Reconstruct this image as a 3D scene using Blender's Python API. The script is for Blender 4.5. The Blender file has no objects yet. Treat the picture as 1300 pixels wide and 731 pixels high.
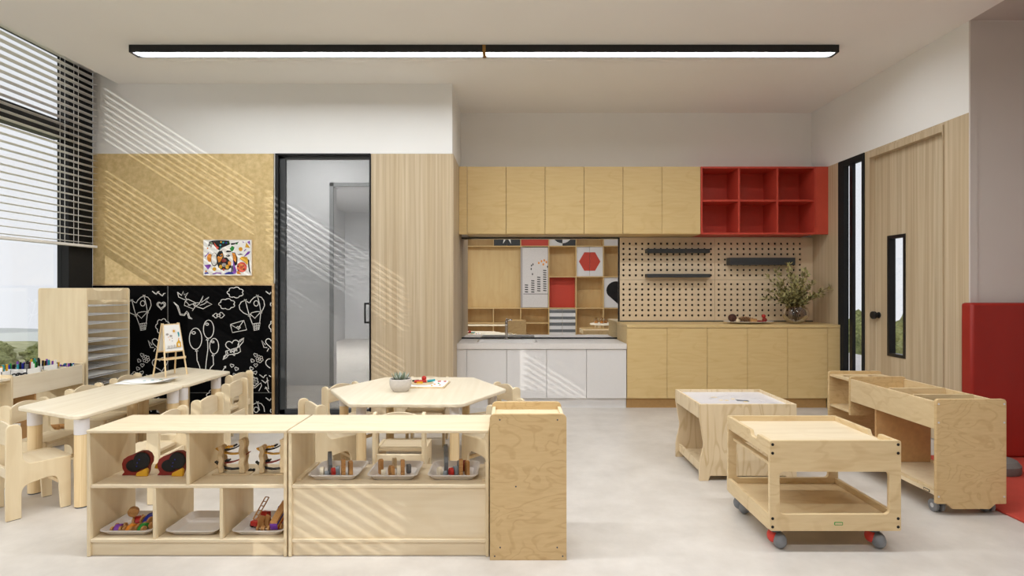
import bpy, bmesh, math, random
from mathutils import Vector, Matrix
from mathutils.geometry import tessellate_polygon
random.seed(7)
C = bpy.context.scene.collection
S = bpy.context.scene
PI = math.pi
# ------------------------------------------------------------------ camera
F = 718.0          # focal length in pixels of the 1300 px wide frame
H = 1.17           # eye height
cam_d = bpy.data.cameras.new('camera'); cam = bpy.data.objects.new('camera', cam_d); C.objects.link(cam)
cam_d.sensor_width = 36; cam_d.lens = 36 * F / 1300; cam_d.clip_start = .05; cam_d.clip_end = 500
cam.location = (0, 0, H); cam.rotation_euler = (PI/2, 0, 0)
S.camera = cam
# ------------------------------------------------------------------ world, sun, exposure
S.view_settings.view_transform = 'Standard'; S.view_settings.look = 'None'
S.view_settings.gamma = 1; S.view_settings.use_curve_mapping = False
S.view_settings.exposure = 0.30
w = bpy.data.worlds.new('sky'); S.world = w; w.use_nodes = True
bg = w.node_tree.nodes['Background']; bg.inputs[0].default_value = (.93, .95, 1, 1); bg.inputs[1].default_value = .80
sun_d = bpy.data.lights.new('sun', 'SUN'); sun = bpy.data.objects.new('sun', sun_d); C.objects.link(sun)
SUNDIR = Vector((.40, 1, -.256)).normalized()
sun.rotation_euler = SUNDIR.to_track_quat('-Z', 'Y').to_euler()
sun_d.energy = .95; sun_d.angle = math.radians(.12); sun_d.color = (1, .97, .91)
LAMP = 52.0        # radiance of the ceiling lamps' diffusers
S.cycles.max_bounces = 10; S.cycles.diffuse_bounces = 6; S.cycles.glossy_bounces = 4
S.cycles.transparent_max_bounces = 16; S.cycles.use_denoising = True; S.cycles.caustics_reflective = False
S.cycles.sample_clamp_indirect = 6

def PX(x, d): return (x - 650) * d / F
def PZ(y, d): return H - (y - 365.5) * d / F
# ------------------------------------------------------------------ materials
def lin(c):
    return tuple(((v/255)/12.92 if v/255 <= .04045 else ((v/255+.055)/1.055)**2.4) for v in c) + (1,)
MATS = {}
def base(name):
    m = bpy.data.materials.new(name); m.use_nodes = True
    return m, m.node_tree.nodes, m.node_tree.links, m.node_tree.nodes['Principled BSDF']
def plain(name, rgb, rough=.5, metal=0, noise=.04, nscale=30, spec=.4):
    if name in MATS: return MATS[name]
    m, N, L, b = base(name); c = lin(rgb)
    b.inputs['Roughness'].default_value = rough; b.inputs['Metallic'].default_value = metal
    b.inputs['Specular IOR Level'].default_value = spec
    tc = N.new('ShaderNodeTexCoord'); nz = N.new('ShaderNodeTexNoise'); nz.inputs['Scale'].default_value = nscale
    nz.inputs['Detail'].default_value = 4
    r = N.new('ShaderNodeValToRGB')
    r.color_ramp.elements[0].position = .3; r.color_ramp.elements[1].position = .7
    r.color_ramp.elements[0].color = tuple(v*(1-noise) for v in c[:3]) + (1,)
    r.color_ramp.elements[1].color = tuple(min(1, v*(1+noise)) for v in c[:3]) + (1,)
    L.new(tc.outputs['Object'], nz.inputs['Vector']); L.new(nz.outputs['Fac'], r.inputs[0]); L.new(r.outputs[0], b.inputs['Base Color'])
    MATS[name] = m; return m
def wood(name, light, dark, scale=(1, 1, 1), contour=.3, freq=26, fine=.35, rough=.42, blotch=2.2):
    """ply face: contour lines of a smooth noise field, plus fine fibre along the stretched axis"""
    m, N, L, b = base(name)
    b.inputs['Roughness'].default_value = rough; b.inputs['Specular IOR Level'].default_value = .35
    tc = N.new('ShaderNodeTexCoord'); mp = N.new('ShaderNodeMapping'); mp.inputs['Scale'].default_value = scale
    L.new(tc.outputs['Object'], mp.inputs['Vector'])
    n1 = N.new('ShaderNodeTexNoise'); n1.inputs['Scale'].default_value = blotch; n1.inputs['Detail'].default_value = 2.5
    n1.inputs['Distortion'].default_value = .6
    L.new(mp.outputs[0], n1.inputs['Vector'])
    mu = N.new('ShaderNodeMath'); mu.operation = 'MULTIPLY'; mu.inputs[1].default_value = freq * 2
    L.new(n1.outputs['Fac'], mu.inputs[0])
    si = N.new('ShaderNodeMath'); si.operation = 'SINE'; L.new(mu.outputs[0], si.inputs[0])
    mr = N.new('ShaderNodeMapRange'); mr.inputs[1].default_value = .55; mr.inputs[2].default_value = 1; mr.inputs[4].default_value = contour
    L.new(si.outputs[0], mr.inputs[0])
    n2 = N.new('ShaderNodeTexNoise'); n2.inputs['Scale'].default_value = 14; n2.inputs['Detail'].default_value = 6
    mp2 = N.new('ShaderNodeMapping'); mp2.inputs['Scale'].default_value = tuple(s**2.4 for s in scale)
    L.new(tc.outputs['Object'], mp2.inputs['Vector']); L.new(mp2.outputs[0], n2.inputs['Vector'])
    mr2 = N.new('ShaderNodeMapRange'); mr2.inputs[1].default_value = .35; mr2.inputs[2].default_value = .75; mr2.inputs[4].default_value = fine
    L.new(n2.outputs['Fac'], mr2.inputs[0])
    ad = N.new('ShaderNodeMath'); ad.operation = 'ADD'; ad.use_clamp = True
    L.new(mr.outputs[0], ad.inputs[0]); L.new(mr2.outputs[0], ad.inputs[1])
    mx = N.new('ShaderNodeMix'); mx.data_type = 'RGBA'
    mx.inputs[6].default_value = lin(light); mx.inputs[7].default_value = lin(dark)
    L.new(ad.outputs[0], mx.inputs[0]); L.new(mx.outputs[2], b.inputs['Base Color'])
    bp = N.new('ShaderNodeBump'); bp.inputs['Strength'].default_value = .03; L.new(n2.outputs['Fac'], bp.inputs['Height']); L.new(bp.outputs[0], b.inputs['Normal'])
    MATS[name] = m; return m
def speckle(name, c1, c2, scale, rough=.5, lo=.35, hi=.65, detail=6, bump=0):
    m, N, L, b = base(name); b.inputs['Roughness'].default_value = rough
    tc = N.new('ShaderNodeTexCoord'); nz = N.new('ShaderNodeTexNoise'); nz.inputs['Scale'].default_value = scale; nz.inputs['Detail'].default_value = detail
    nz.inputs['Roughness'].default_value = .65
    r = N.new('ShaderNodeValToRGB'); r.color_ramp.elements[0].position = lo; r.color_ramp.elements[1].position = hi
    r.color_ramp.elements[0].color = lin(c1); r.color_ramp.elements[1].color = lin(c2)
    L.new(tc.outputs['Object'], nz.inputs['Vector']); L.new(nz.outputs['Fac'], r.inputs[0]); L.new(r.outputs[0], b.inputs['Base Color'])
    if bump:
        bp = N.new('ShaderNodeBump'); bp.inputs['Strength'].default_value = bump; L.new(nz.outputs['Fac'], bp.inputs['Height']); L.new(bp.outputs[0], b.inputs['Normal'])
    MATS[name] = m; return m
def glass(name, tint, refl=.05, rough=0, top=.5):
    m = bpy.data.materials.new(name); m.use_nodes = True; N = m.node_tree.nodes; L = m.node_tree.links
    N.remove(N['Principled BSDF']); out = N['Material Output']
    t = N.new('ShaderNodeBsdfTransparent'); t.inputs[0].default_value = tint + (1,)
    g = N.new('ShaderNodeBsdfGlossy'); g.inputs['Roughness'].default_value = rough; g.inputs[0].default_value = (1, 1, 1, 1)
    mx = N.new('ShaderNodeMixShader'); fr = N.new('ShaderNodeLayerWeight'); fr.inputs[0].default_value = .25
    mr = N.new('ShaderNodeMapRange'); mr.inputs[3].default_value = refl; mr.inputs[4].default_value = min(1, refl+top)
    L.new(fr.outputs['Fresnel'], mr.inputs[0]); L.new(mr.outputs[0], mx.inputs[0])
    L.new(t.outputs[0], mx.inputs[1]); L.new(g.outputs[0], mx.inputs[2]); L.new(mx.outputs[0], out.inputs[0])
    MATS[name] = m; return m
def emit(name, rgb, k):
    m, N, L, b = base(name); b.inputs['Base Color'].default_value = (.9, .9, .9, 1)
    b.inputs['Emission Color'].default_value = rgb + (1,); b.inputs['Emission Strength'].default_value = k
    MATS[name] = m; return m

BIRCH = wood('birch_ply', (228, 211, 178), (204, 180, 140), (1.3, 1.3, .45), .16, 18, .42)
BIRCHX = wood('birch_ply_long', (226, 210, 181), (204, 181, 144), (.5, 1.4, 1.4), .14, 16, .42)
BIRCHY = wood('birch_table', (232, 221, 199), (214, 198, 170), (1.4, .4, 1.4), .1, 14, .5)
PLYFIG = wood('birch_figured', (208, 180, 133), (176, 140, 94), (1, 1, 2.0), .30, 34, .3, blotch=3.6)
CART = wood('birch_cart', (216, 193, 152), (186, 154, 108), (.8, 1, 1.8), .26, 18, .3, blotch=3.0)
PLYRAW = wood('raw_ply', (226, 206, 172), (202, 176, 132), (1.6, 1.6, .5), .6, 26, .3, blotch=3.4)
MAPLE = wood('maple_cabinet', (219, 192, 138), (201, 168, 110), (.6, 1, 1.6), .2, 16, .4, blotch=3.4)
def veneer(name, a, b_, c):
    m, N, L, b = base(name); b.inputs['Roughness'].default_value = .45; b.inputs['Specular IOR Level'].default_value = .3
    tc = N.new('ShaderNodeTexCoord'); last = None
    for k, (sc, zs, lo, hi) in enumerate(((7, .12, .38, .62), (34, .5, .42, .60), (120, 1.6, .40, .70))):
        mp = N.new('ShaderNodeMapping'); mp.inputs['Scale'].default_value = (sc, sc, zs); L.new(tc.outputs['Object'], mp.inputs['Vector'])
        n = N.new('ShaderNodeTexNoise'); n.inputs['Scale'].default_value = 1; n.inputs['Detail'].default_value = 3; n.inputs['Distortion'].default_value = .35 if k < 2 else 0
        L.new(mp.outputs[0], n.inputs['Vector'])
        r = N.new('ShaderNodeMapRange'); r.inputs[1].default_value = lo; r.inputs[2].default_value = hi; L.new(n.outputs['Fac'], r.inputs[0])
        mx = N.new('ShaderNodeMix'); mx.data_type = 'RGBA'
        if k == 0:
            mx.inputs[6].default_value = lin(a); mx.inputs[7].default_value = lin(b_); L.new(r.outputs[0], mx.inputs[0])
        else:
            g = N.new('ShaderNodeMath'); g.operation = 'MULTIPLY'; g.inputs[1].default_value = .55 if k == 1 else .35
            L.new(r.outputs[0], g.inputs[0]); L.new(g.outputs[0], mx.inputs[0]); L.new(last.outputs[2], mx.inputs[6]); mx.inputs[7].default_value = lin(c)
        last = mx
    L.new(last.outputs[2], b.inputs['Base Color']); MATS[name] = m; return m
VENEER = veneer('oak_veneer', (209, 192, 164), (201, 182, 151), (176, 154, 124))
VENDOOR = veneer('oak_veneer_door', (206, 190, 162), (198, 179, 149), (172, 150, 120))
BACKWOOD = wood('cubby_wood', (214, 184, 132), (196, 160, 104), (1, 1, .4), .15, 16, .4)
LEGWOOD = wood('leg_wood', (232, 208, 166), (206, 174, 124), (4, 4, .4), .2, 14, .5)
TOYWOOD = wood('toy_wood', (196, 148, 92), (150, 100, 54), (3, 3, 3), .3, 14, .4)
TOYPALE = wood('toy_pale_wood', (220, 200, 164), (190, 160, 116), (3, 3, 3), .2, 14, .4)
PANEL = speckle('pressed_board', (196, 168, 112), (226, 200, 148), 24, .6, .3, .7)
WALLW = plain('white_paint', (237, 236, 234), .7, noise=.01, nscale=3)
CEIL = plain('ceiling_paint', (240, 237, 233), .8, noise=.01, nscale=2)
GREYW = plain('grey_paint', (204, 196, 190), .7, noise=.012, nscale=3)
FLOORM = speckle('pale_screed', (188, 181, 173), (215, 209, 202), 3.6, .38, .25, .75, 10, .015)
WHITE = plain('white_lacquer', (224, 222, 221), .35, noise=.01)
STONE = plain('white_worktop', (226, 221, 217), .5, noise=.02, nscale=60)
BLACK = plain('black_metal', (22, 22, 24), .4, noise=.1)
BLACKST = speckle('black_stone', (10, 11, 12), (40, 42, 44), 160, .85, .55, .75)
DARKGREY = plain('charcoal', (58, 60, 62), .5, noise=.06)
BOARDM = plain('blackboard_paint', (5, 5, 6), .7, noise=.3, nscale=4, spec=.08)
CHALK = plain('chalk', (226, 224, 220), .95, noise=.12, nscale=90)
RED = plain('red_lacquer', (194, 70, 54), .45, noise=.03)
REDPAD = plain('red_vinyl', (150, 34, 24), .45, noise=.05, nscale=6)
REDMAT = plain('red_mat', (190, 72, 58), .7, noise=.05, nscale=10)
PEG = plain('peg_board', (218, 198, 168), .6, noise=.03, nscale=8)
STEEL = plain('steel_wire', (206, 207, 210), .35, .3, noise=.05)
CHROME = plain('chrome', (200, 200, 202), .12, 1, noise=.02)
FERR = plain('white_ferrule', (220, 217, 219), .35, noise=.02)
GREYP = plain('grey_plastic', (122, 124, 128), .5, noise=.06)
DGREYP = plain('dark_grey_plastic', (72, 76, 82), .5, noise=.06)
CASTRED = plain('red_plastic', (200, 58, 46), .4, noise=.05)
TRAYM = plain('tray_plastic', (214, 208, 204), .35, noise=.02)
PAPER = plain('paper', (244, 243, 240), .8, noise=.01)
BRASS = plain('brass', (150, 112, 60), .35, .8, noise=.05)
LEAFG = plain('olive_leaf', (192, 186, 130), .55, noise=.35, nscale=25)
LEAFD = plain('dark_leaf', (122, 114, 70), .6, noise=.35, nscale=25)
TWIG = plain('twig', (66, 52, 38), .8, noise=.2)
SUCC = plain('succulent', (128, 140, 118), .55, noise=.35, nscale=30)
POTM = plain('concrete_pot', (204, 198, 192), .8, noise=.05, nscale=60)
SOIL = plain('soil', (40, 32, 26), .9, noise=.4, nscale=80)
MIRROR = plain('mirror_silver', (226, 226, 226), .0, 1, noise=0)
GLASS = glass('window_glass', (.985, .99, .99), .015, 0, .1)
GREYGLASS = glass('grey_door_glass', (.70, .705, .70), .06, .35)
SMOKE = glass('smoky_vase_glass', (.66, .60, .56), .06)
CLEARG = glass('jar_glass', (.9, .9, .88), .06)
LAMPM = emit('lamp_diffuser', (.925, .968, 1), LAMP*.58); LAMPC = emit('added_lamp_mid', (.925, .968, 1), LAMP*1.0); LAMPB = emit('added_lamp_full', (.925, .968, 1), LAMP*1.08)
SLATM = plain('aluminium_slat', (238, 236, 234), .4, noise=.02)
def col(name, rgb, rough=.45): return plain(name, rgb, rough, noise=.06, nscale=40)
TRED = col('toy_red', (186, 44, 34)); TYEL = col('toy_yellow', (222, 168, 40)); TBLU = col('toy_blue', (36, 48, 150)); TGRN = col('toy_green', (40, 140, 56))
TPUR = col('toy_purple', (126, 66, 170)); TORG = col('toy_orange', (224, 140, 44)); TBLK = col('toy_black', (13, 12, 13), .6); TCRM = col('toy_cream', (232, 222, 200))
TGRY = col('toy_grey', (108, 110, 112)); TBGR = col('toy_blue_grey', (134, 144, 152)); TDRD = col('toy_dark_red', (130, 34, 26)); TEAL = col('toy_teal', (40, 150, 160))
GREENM = speckle('meadow', (118, 124, 80), (196, 194, 150), 1.4, .9, .3, .7)
BUSHM = speckle('bush', (74, 82, 44), (160, 164, 108), 9, .9, .3, .7)
HILLM = plain('hazy_hill', (196, 200, 196), .9, noise=.04, nscale=.3)  # distance haze is put into the pale hill colour
# ------------------------------------------------------------------ mesh builder
class G:
    def __init__(s): s.v = []; s.f = []
    def add(s, vs, fs):
        o = len(s.v); s.v += [tuple(p) for p in vs]; s.f += [tuple(i+o for i in f) for f in fs]; return s
    def box(s, x0, x1, y0, y1, z0, z1):
        return s.add([(x0,y0,z0),(x1,y0,z0),(x1,y1,z0),(x0,y1,z0),(x0,y0,z1),(x1,y0,z1),(x1,y1,z1),(x0,y1,z1)],
                     [(0,3,2,1),(4,5,6,7),(0,1,5,4),(1,2,6,5),(2,3,7,6),(3,0,4,7)])
    def prism(s, pts, ax, a, b, holes=()):
        def to(p, t):
            return (t, p[0], p[1]) if ax == 'x' else (p[0], t, p[1]) if ax == 'y' else (p[0], p[1], t)
        n0 = len(s.v); loops = [list(pts)] + [list(h) for h in holes]
        n = sum(len(l) for l in loops)
        for t in (a, b):
            for l in loops: s.v += [to(p, t) for p in l]
        if holes:
            tr = tessellate_polygon([[Vector((p[0], p[1], 0)) for p in l] for l in loops])
            for t in tr:
                s.f.append(tuple(n0+i for i in t)); s.f.append(tuple(n0+n+i for i in reversed(t)))
        else:
            s.f.append(tuple(n0+i for i in range(n))); s.f.append(tuple(n0+n+i for i in reversed(range(n))))
        k = n0
        for l in loops:
            m = len(l)
            for i in range(m):
                j = (i+1) % m; s.f.append((k+i, k+j, k+n+j, k+n+i))
            k += m
        return s
    def tube(s, pts, r, seg=8, r2=None, caps=True):
        pts = [Vector(p) for p in pts]; n = len(pts); o = len(s.v)
        up = None
        for i, p in enumerate(pts):
            t = (pts[min(i+1, n-1)] - pts[max(i-1, 0)]).normalized()
            if up is None:
                up = Vector((0,0,1)) if abs(t.z) < .9 else Vector((1,0,0))
            a = t.cross(up).normalized(); b = a.cross(t).normalized(); up = b
            rr = r + (r2 - r)*i/(n-1) if r2 is not None else r
            for k in range(seg):
                an = 2*PI*k/seg; s.v.append(tuple(p + a*rr*math.cos(an) + b*rr*math.sin(an)))
        for i in range(n-1):
            for k in range(seg):
                k2 = (k+1) % seg; s.f.append((o+i*seg+k, o+i*seg+k2, o+(i+1)*seg+k2, o+(i+1)*seg+k))
        if caps:
            s.f.append(tuple(o+k for k in range(seg))); s.f.append(tuple(o+(n-1)*seg+k for k in range(seg)))
        return s
    def cyl(s, p0, p1, r, seg=20, r2=None): return s.tube([p0, p1], r, seg, r2)
    def lathe(s, prof, c=(0,0,0), seg=28):
        o = len(s.v); n = len(prof)
        for r, z in prof:
            for k in range(seg):
                an = 2*PI*k/seg; s.v.append((c[0]+r*math.cos(an), c[1]+r*math.sin(an), c[2]+z))
        for i in range(n-1):
            for k in range(seg):
                k2 = (k+1) % seg; s.f.append((o+i*seg+k, o+i*seg+k2, o+(i+1)*seg+k2, o+(i+1)*seg+k))
        return s
    def ball(s, c, r, seg=16, rings=10, sc=(1,1,1)):
        bm = bmesh.new(); bmesh.ops.create_uvsphere(bm, u_segments=seg, v_segments=rings, radius=r)
        o = len(s.v); bm.verts.ensure_lookup_table()
        for v in bm.verts: s.v.append((c[0]+v.co.x*sc[0], c[1]+v.co.y*sc[1], c[2]+v.co.z*sc[2]))
        for f in bm.faces: s.f.append(tuple(o+v.index for v in f.verts))
        bm.free(); return s
    def ribbon(s, pts, y, wd, closed=False):
        """flat stroke of pts (x,z) lying on the plane y"""
        P = [Vector(p) for p in pts]
        if closed: P.append(P[0].copy())
        n = len(P); o = len(s.v)
        for i, p in enumerate(P):
            a = P[i-1] if i else (P[-2] if closed else P[0]); b = P[i+1] if i < n-1 else (P[1] if closed else P[-1])
            t = (b - a)
            t = t.normalized() if t.length > 1e-9 else Vector((1, 0))
            nn = Vector((-t.y, t.x))*wd/2
            s.v += [(p.x+nn.x, y, p.y+nn.y), (p.x-nn.x, y, p.y-nn.y)]
        for i in range(n-1): s.f.append((o+2*i, o+2*i+1, o+2*i+3, o+2*i+2))
        return s
    def xf(s, M, start=0):
        for i in range(start, len(s.v)): s.v[i] = tuple(M @ Vector(s.v[i]))
        return s
    def obj(s, name, mat, parent=None, bev=0, smooth=35, recalc=True):
        me = bpy.data.meshes.new(name); me.from_pydata(s.v, [], s.f)
        if recalc:
            bm = bmesh.new(); bm.from_mesh(me); bmesh.ops.recalc_face_normals(bm, faces=bm.faces); bm.to_mesh(me); bm.free()
        if smooth:
            me.polygons.foreach_set('use_smooth', [True]*len(me.polygons)); me.set_sharp_from_angle(angle=math.radians(smooth))
        me.materials.append(mat); me.update()
        o = bpy.data.objects.new(name, me); C.objects.link(o)
        if parent: o.parent = parent
        if bev:
            b = o.modifiers.new('bevel', 'BEVEL'); b.width = bev; b.segments = 2; b.limit_method = 'ANGLE'; b.angle_limit = math.radians(50)
        return o
def tag(o, label, cat, group=None):
    o['label'] = label; o['category'] = cat
    if group: o['group'] = group
    return o
def thing(name, label, cat, loc=(0,0,0), rz=0, group=None):
    o = bpy.data.objects.new(name, None); C.objects.link(o); o.location = loc; o.rotation_euler = (0, 0, rz)
    o.empty_display_size = .1
    return tag(o, label, cat, group)
def struct(o, parent=False):
    o['kind'] = 'structure'; return o
def sempty(name, loc=(0,0,0)):
    o = bpy.data.objects.new(name, None); C.objects.link(o); o.location = loc; o['kind'] = 'structure'; return o
def dup(root, loc, rz, label, group=None, name=None):
    r = root.copy(); C.objects.link(r); r.location = loc; r.rotation_euler = (0, 0, rz); r['label'] = label
    if group: r['group'] = group
    for ch in list(root.children):
        c = ch.copy(); C.objects.link(c); c.parent = r
        for g in list(ch.children):
            d = g.copy(); C.objects.link(d); d.parent = c
    return r
def rrect(x0, x1, z0, z1, r, n=5, corners=(1,1,1,1)):
    """rounded rectangle; corners = bl, br, tr, tl"""
    out = []
    for (cx, cz, a0, on) in ((x0, z0, PI, corners[0]), (x1, z0, 1.5*PI, corners[1]), (x1, z1, 0, corners[2]), (x0, z1, .5*PI, corners[3])):
        if not on: out.append((cx, cz)); continue
        ox = cx + (r if cx == x0 else -r); oz = cz + (r if cz == z0 else -r)
        for k in range(n+1):
            a = a0 + k/n*PI/2; out.append((ox + r*math.cos(a), oz + r*math.sin(a)))
    return out
def ngon(cx, cy, r, n=20, ry=None, a0=0):
    ry = ry or r
    return [(cx + r*math.cos(a0+2*PI*k/n), cy + ry*math.sin(a0+2*PI*k/n)) for k in range(n)]
def fillet(pts, rad, n=4):
    """round the corners of a polygon: pts, rad = radius or list"""
    out = []; m = len(pts)
    for i, p in enumerate(pts):
        r = rad[i] if isinstance(rad, (list, tuple)) else rad
        if r <= 0: out.append(tuple(p)); continue
        p = Vector(p); a = (Vector(pts[i-1]) - p); b = (Vector(pts[(i+1) % m]) - p)
        la, lb = a.length, b.length; a.normalize(); b.normalize()
        ang = a.angle(b)
        d = min(r/math.tan(ang/2), la*.49, lb*.49)
        p0 = p + a*d; p1 = p + b*d
        for k in range(n+1):
            t = k/n; out.append(tuple(p0*(1-t)**2 + p*2*t*(1-t) + p1*t*t))
    return out

# ================================================================== SETTING
YF, YB, XL, XR, ZC = 5.18, 6.04, -3.84, 3.2, 3.04     # partition face, recess wall, window wall, right wall, ceiling
XS = -.547                                             # side of the partition
struct(G().box(XL-.15, 6.1, -8.1, YB+7.2, -.12, 0).obj('floor', FLOORM))
g = G().box(-3.61, XR, -8.1, YB, ZC, ZC+.3); g.box(XR, 6.1, 3.96, 4.0, ZC, ZC+.3)
struct(g.obj('ceiling', CEIL))
struct(G().box(XR, 6.1, -8.1, 3.96, ZC+.001, ZC+.3).obj('ceiling_right', plain('shaded_ceiling_grey', (188, 178, 172), .8, noise=.01, nscale=3)))  # shade on this side is painted in as a darker ceiling grey
struct(G().box(XL-.15, -3.61, -8.1, YF, 3.25, 3.34).obj('ceiling_pocket', WALLW))
# partition: white above, clad below
DX0, DX1, DZ = PX(349.5, YF), PX(471, YF), 2.40
g = G().box(XL, XS, YF, YF+.14, DZ, 3.25); g.box(XL, DX0, YF+.012, YF+.14, 0, DZ); g.box(DX1, XS, YF+.012, YF+.14, 0, DZ)
g.box(XS-.14, XS, YF+.14, YB+.1, 0, 3.1)
struct(g.obj('wall_partition', WALLW))
struct(G().box(XL, PX(347, YF), YF, YF+.012, PZ(362, YF), DZ-.001).obj('trim_1', PANEL))
g = G().box(DX1, XS, YF, YF+.012, 0, DZ-.001); g.box(XS, XS+.010, YF, YB-.001, 0, DZ-.001)
struct(g.obj('trim_2', VENEER, bev=.002))
struct(G().box(XS, XR+.1, YB, YB+.12, 0, 3.1).obj('wall_back', WALLW))
# right wall X = 3.2 : white above 2.40, oak cladding below with openings for the sidelight and the door
WY0, WY1 = F*XR/448.0, F*XR/415.0                       # sidelight
DY0, DY1, DTOP = 4.20, 5.05, 2.33                       # door opening
struct(G().box(XR, XR+.05, 3.962, YB, DZ, 3.1).obj('wall_right', WALLW))
g = G(); g.box(XR, XR+.05, WY1, YB, 0, DZ-.001); g.box(XR, XR+.05, DY1+.056, WY0, 0, DZ-.001); g.box(XR, XR+.05, 3.962, DY0-.013, 0, DZ-.001)
g.box(XR, XR+.05, DY0-.013, DY1+.056, DTOP+.051, DZ-.001)
struct(g.obj('trim_3', VENEER))
struct(G().box(XR+.051, 6.1, 3.962, 4.1, 0, 3.1).obj('wall_right_return', GREYW))
struct(G().box(XR-.0, XR+.051, 3.95, 3.9615, 0, 3.04).obj('trim_4', GREYW))
struct(G().box(6.0, 6.12, -2, 3.96, 0, 3.1).obj('wall_far_right', WALLW))
struct(G().box(-1.25, 6.1, -2.1, -1.96, 0, 3.1).obj('wall_behind', WALLW))
struct(G().box(-1.25, -1.13, -8.1, -2.1, 0, 3.1).obj('wall_behind_side', WALLW))
struct(G().box(XL-.15, -1.13, -8.2, -8.1, 0, 3.3).obj('wall_rear', WALLW))
# corridor behind the glass door
g = G(); CY = 6.8
g.box(XL, PX(424, CY), CY, CY+.1, 0, 2.9); g.box(PX(424, CY), XS-.03, CY, CY+.1, PZ(237, CY), 2.9)
g.box(XL-.1, XL, YF+.14, 13.2, 0, 2.9); g.box(XS-.14, XS-.02, YB+.1, 13.2, 0, 2.9); g.box(XL, XS-.03, 13.0, 13.1, 0, 2.9); g.box(XL-.1, XS-.03, YF+.14, 13.2, 2.9, 3.0)
struct(g.obj('wall_corridor', plain('corridor_paint', (206, 206, 208), .7, noise=.01)))
g = G(); x = PX(424, CY); g.box(x-.045, x, CY-.03, CY, 0, PZ(237, CY)+.045); g.box(x-.045, XS-.15, CY-.03, CY, PZ(237, CY), PZ(237, CY)+.045)
struct(g.obj('trim_5', plain('grey_casing', (128, 130, 132), .5)))
for ly in (6.0, 9.6):  # lamps added out of view to brighten the corridor
    o = thing('added_corridor_lamp', 'added unseen ceiling lamp lighting the corridor behind the glass door, %s' % ('near the door' if ly < 7 else 'in the far room'), 'lamp', (-2.2 if ly < 7 else -3.3, ly, 2.86))
    G().box(-.3, .3, -.15, .15, 0, .04).obj('housing', WHITE, o); G().box(-.28, .28, -.13, .13, -.006, 0).obj('diffuser', emit('added_corridor_diffuser_%d' % ly, (1, .99, .975), 52 if ly < 7 else 330), o)

# window wall on the left
win = sempty('window_1')
PIL0 = 4.90
g = G(); g.box(XL-.10, XL, PIL0, YF-.002, 0, 3.25)
g.obj('corner_post', BLACKST, win)
for a, b in ((-6.2, -4.3), (-2.2, PIL0)): G().box(XL-.13, XL-.01, a, b, 2.45, 2.60).obj('transom', BLACK, win, bev=.004)
for a, b in ((-6.2, -4.3), (-2.2, PIL0)): G().box(XL-.10, XL-.01, a, b, 0, .06).obj('sill_rail', BLACK, win)
for a, b in ((-6.2, -4.3), (-2.2, PIL0)): G().box(XL-.10, XL-.01, a, b, 3.17, 3.25).obj('head_rail', BLACK, win)
struct(G().box(XL-.10, XL, -4.3, -2.2, 0, 3.25).obj('wall_left_sun_pier', WALLW)); struct(G().box(XL-.10, XL, -8.1, -6.2, 0, 3.25).obj('wall_left_rear', WALLW))  # unseen pier added to keep sun off the cabinets; rear wall likewise
for y in (1.2,): G().box(XL-.10, XL-.02, y-.025, y+.025, 0, 3.25).obj('mullion', BLACK, win)
for a, b in ((-6.2, -4.3), (-2.2, 1.2), (1.2, PIL0)):
    for z0, z1 in ((.06, 2.45), (2.60, 3.17)):
        G().box(XL-.066, XL-.060, a, b, z0, z1).obj('pane', GLASS, win)
# venetian blinds
def blind(y0, y1, label):
    t = thing('venetian_blind', label, 'blind', (-3.80, y0, 1.545), 0, 'aluminium blinds along the window wall')
    L = y1 - y0
    slat = None; n = 29; pitch = .0575
    for k in range(n):
        if slat is None:
            pr = [(-.029, -.0012), (0, .0028), (.029, -.0002), (.029, .0008), (0, .0038), (-.029, -.0002)]
            slat = G().prism(pr, 'y', 0, L).obj('slat', SLATM, t, smooth=0); o = slat
        else:
            o = slat.copy(); C.objects.link(o); o.parent = t
        o.location = (0, 0, .03 + k*pitch)
    G().box(-.026, .026, 0, L, -.012, .010).obj('bottom_rail', SLATM, t, bev=.002)
    G().box(-.03, .03, 0, L, .03+n*pitch-.02, .03+n*pitch+.02).obj('top_rail', SLATM, t)
    for q in (.22, .37, L-.3):
        g = G()
        g.cyl((.02, L-q, 0), (.02, L-q, .03+n*pitch), .0018, 6); g.cyl((-.02, L-q, 0), (-.02, L-q, .03+n*pitch), .0018, 6)
        g.obj('ladder_cord', SLATM, t)
blind(1.23, 5.15, 'white aluminium venetian blind half lowered over the window beside the corner post')
blind(-2.18, 1.17, 'white aluminium venetian blind over the window bay level with the camera')
blind(-6.15, -4.33, 'white aluminium venetian blind over the rearmost window bay')

# glass door in the partition
d = sempty('door_1')
fx0, fx1 = DX0+.002, DX1-.002
g = G(); g.box(fx0, fx0+.028, YF-.012, YF+.1, 0, DZ); g.box(fx1-.012, fx1, YF-.012, YF+.1, 0, DZ); g.box(fx0, fx1, YF-.012, YF+.1, DZ-.016, DZ)
g.box(fx0, fx1, YF-.0, YF+.1, 0, .012)
g.obj('door_frame', BLACK, d, bev=.002)
lx0, lx1 = fx0+.03, fx1-.014
g = G(); g.box(lx0, lx0+.05, YF+.02, YF+.06, .014, DZ-.02); g.box(lx1-.006, lx1, YF+.02, YF+.06, .014, DZ-.02)
g.box(lx0, lx1, YF+.02, YF+.06, .014, .055); g.box(lx0, lx1, YF+.02, YF+.06, DZ-.045, DZ-.02)
g.obj('leaf_frame', plain('anthracite', (62, 64, 66), .4), d, bev=.002)
G().box(lx0+.05, lx1-.006, YF+.036, YF+.044, .055, DZ-.045).obj('pane', GREYGLASS, d)
hx = PX(467, YF); z0, z1 = PZ(410, YF), PZ(384, YF)
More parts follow.
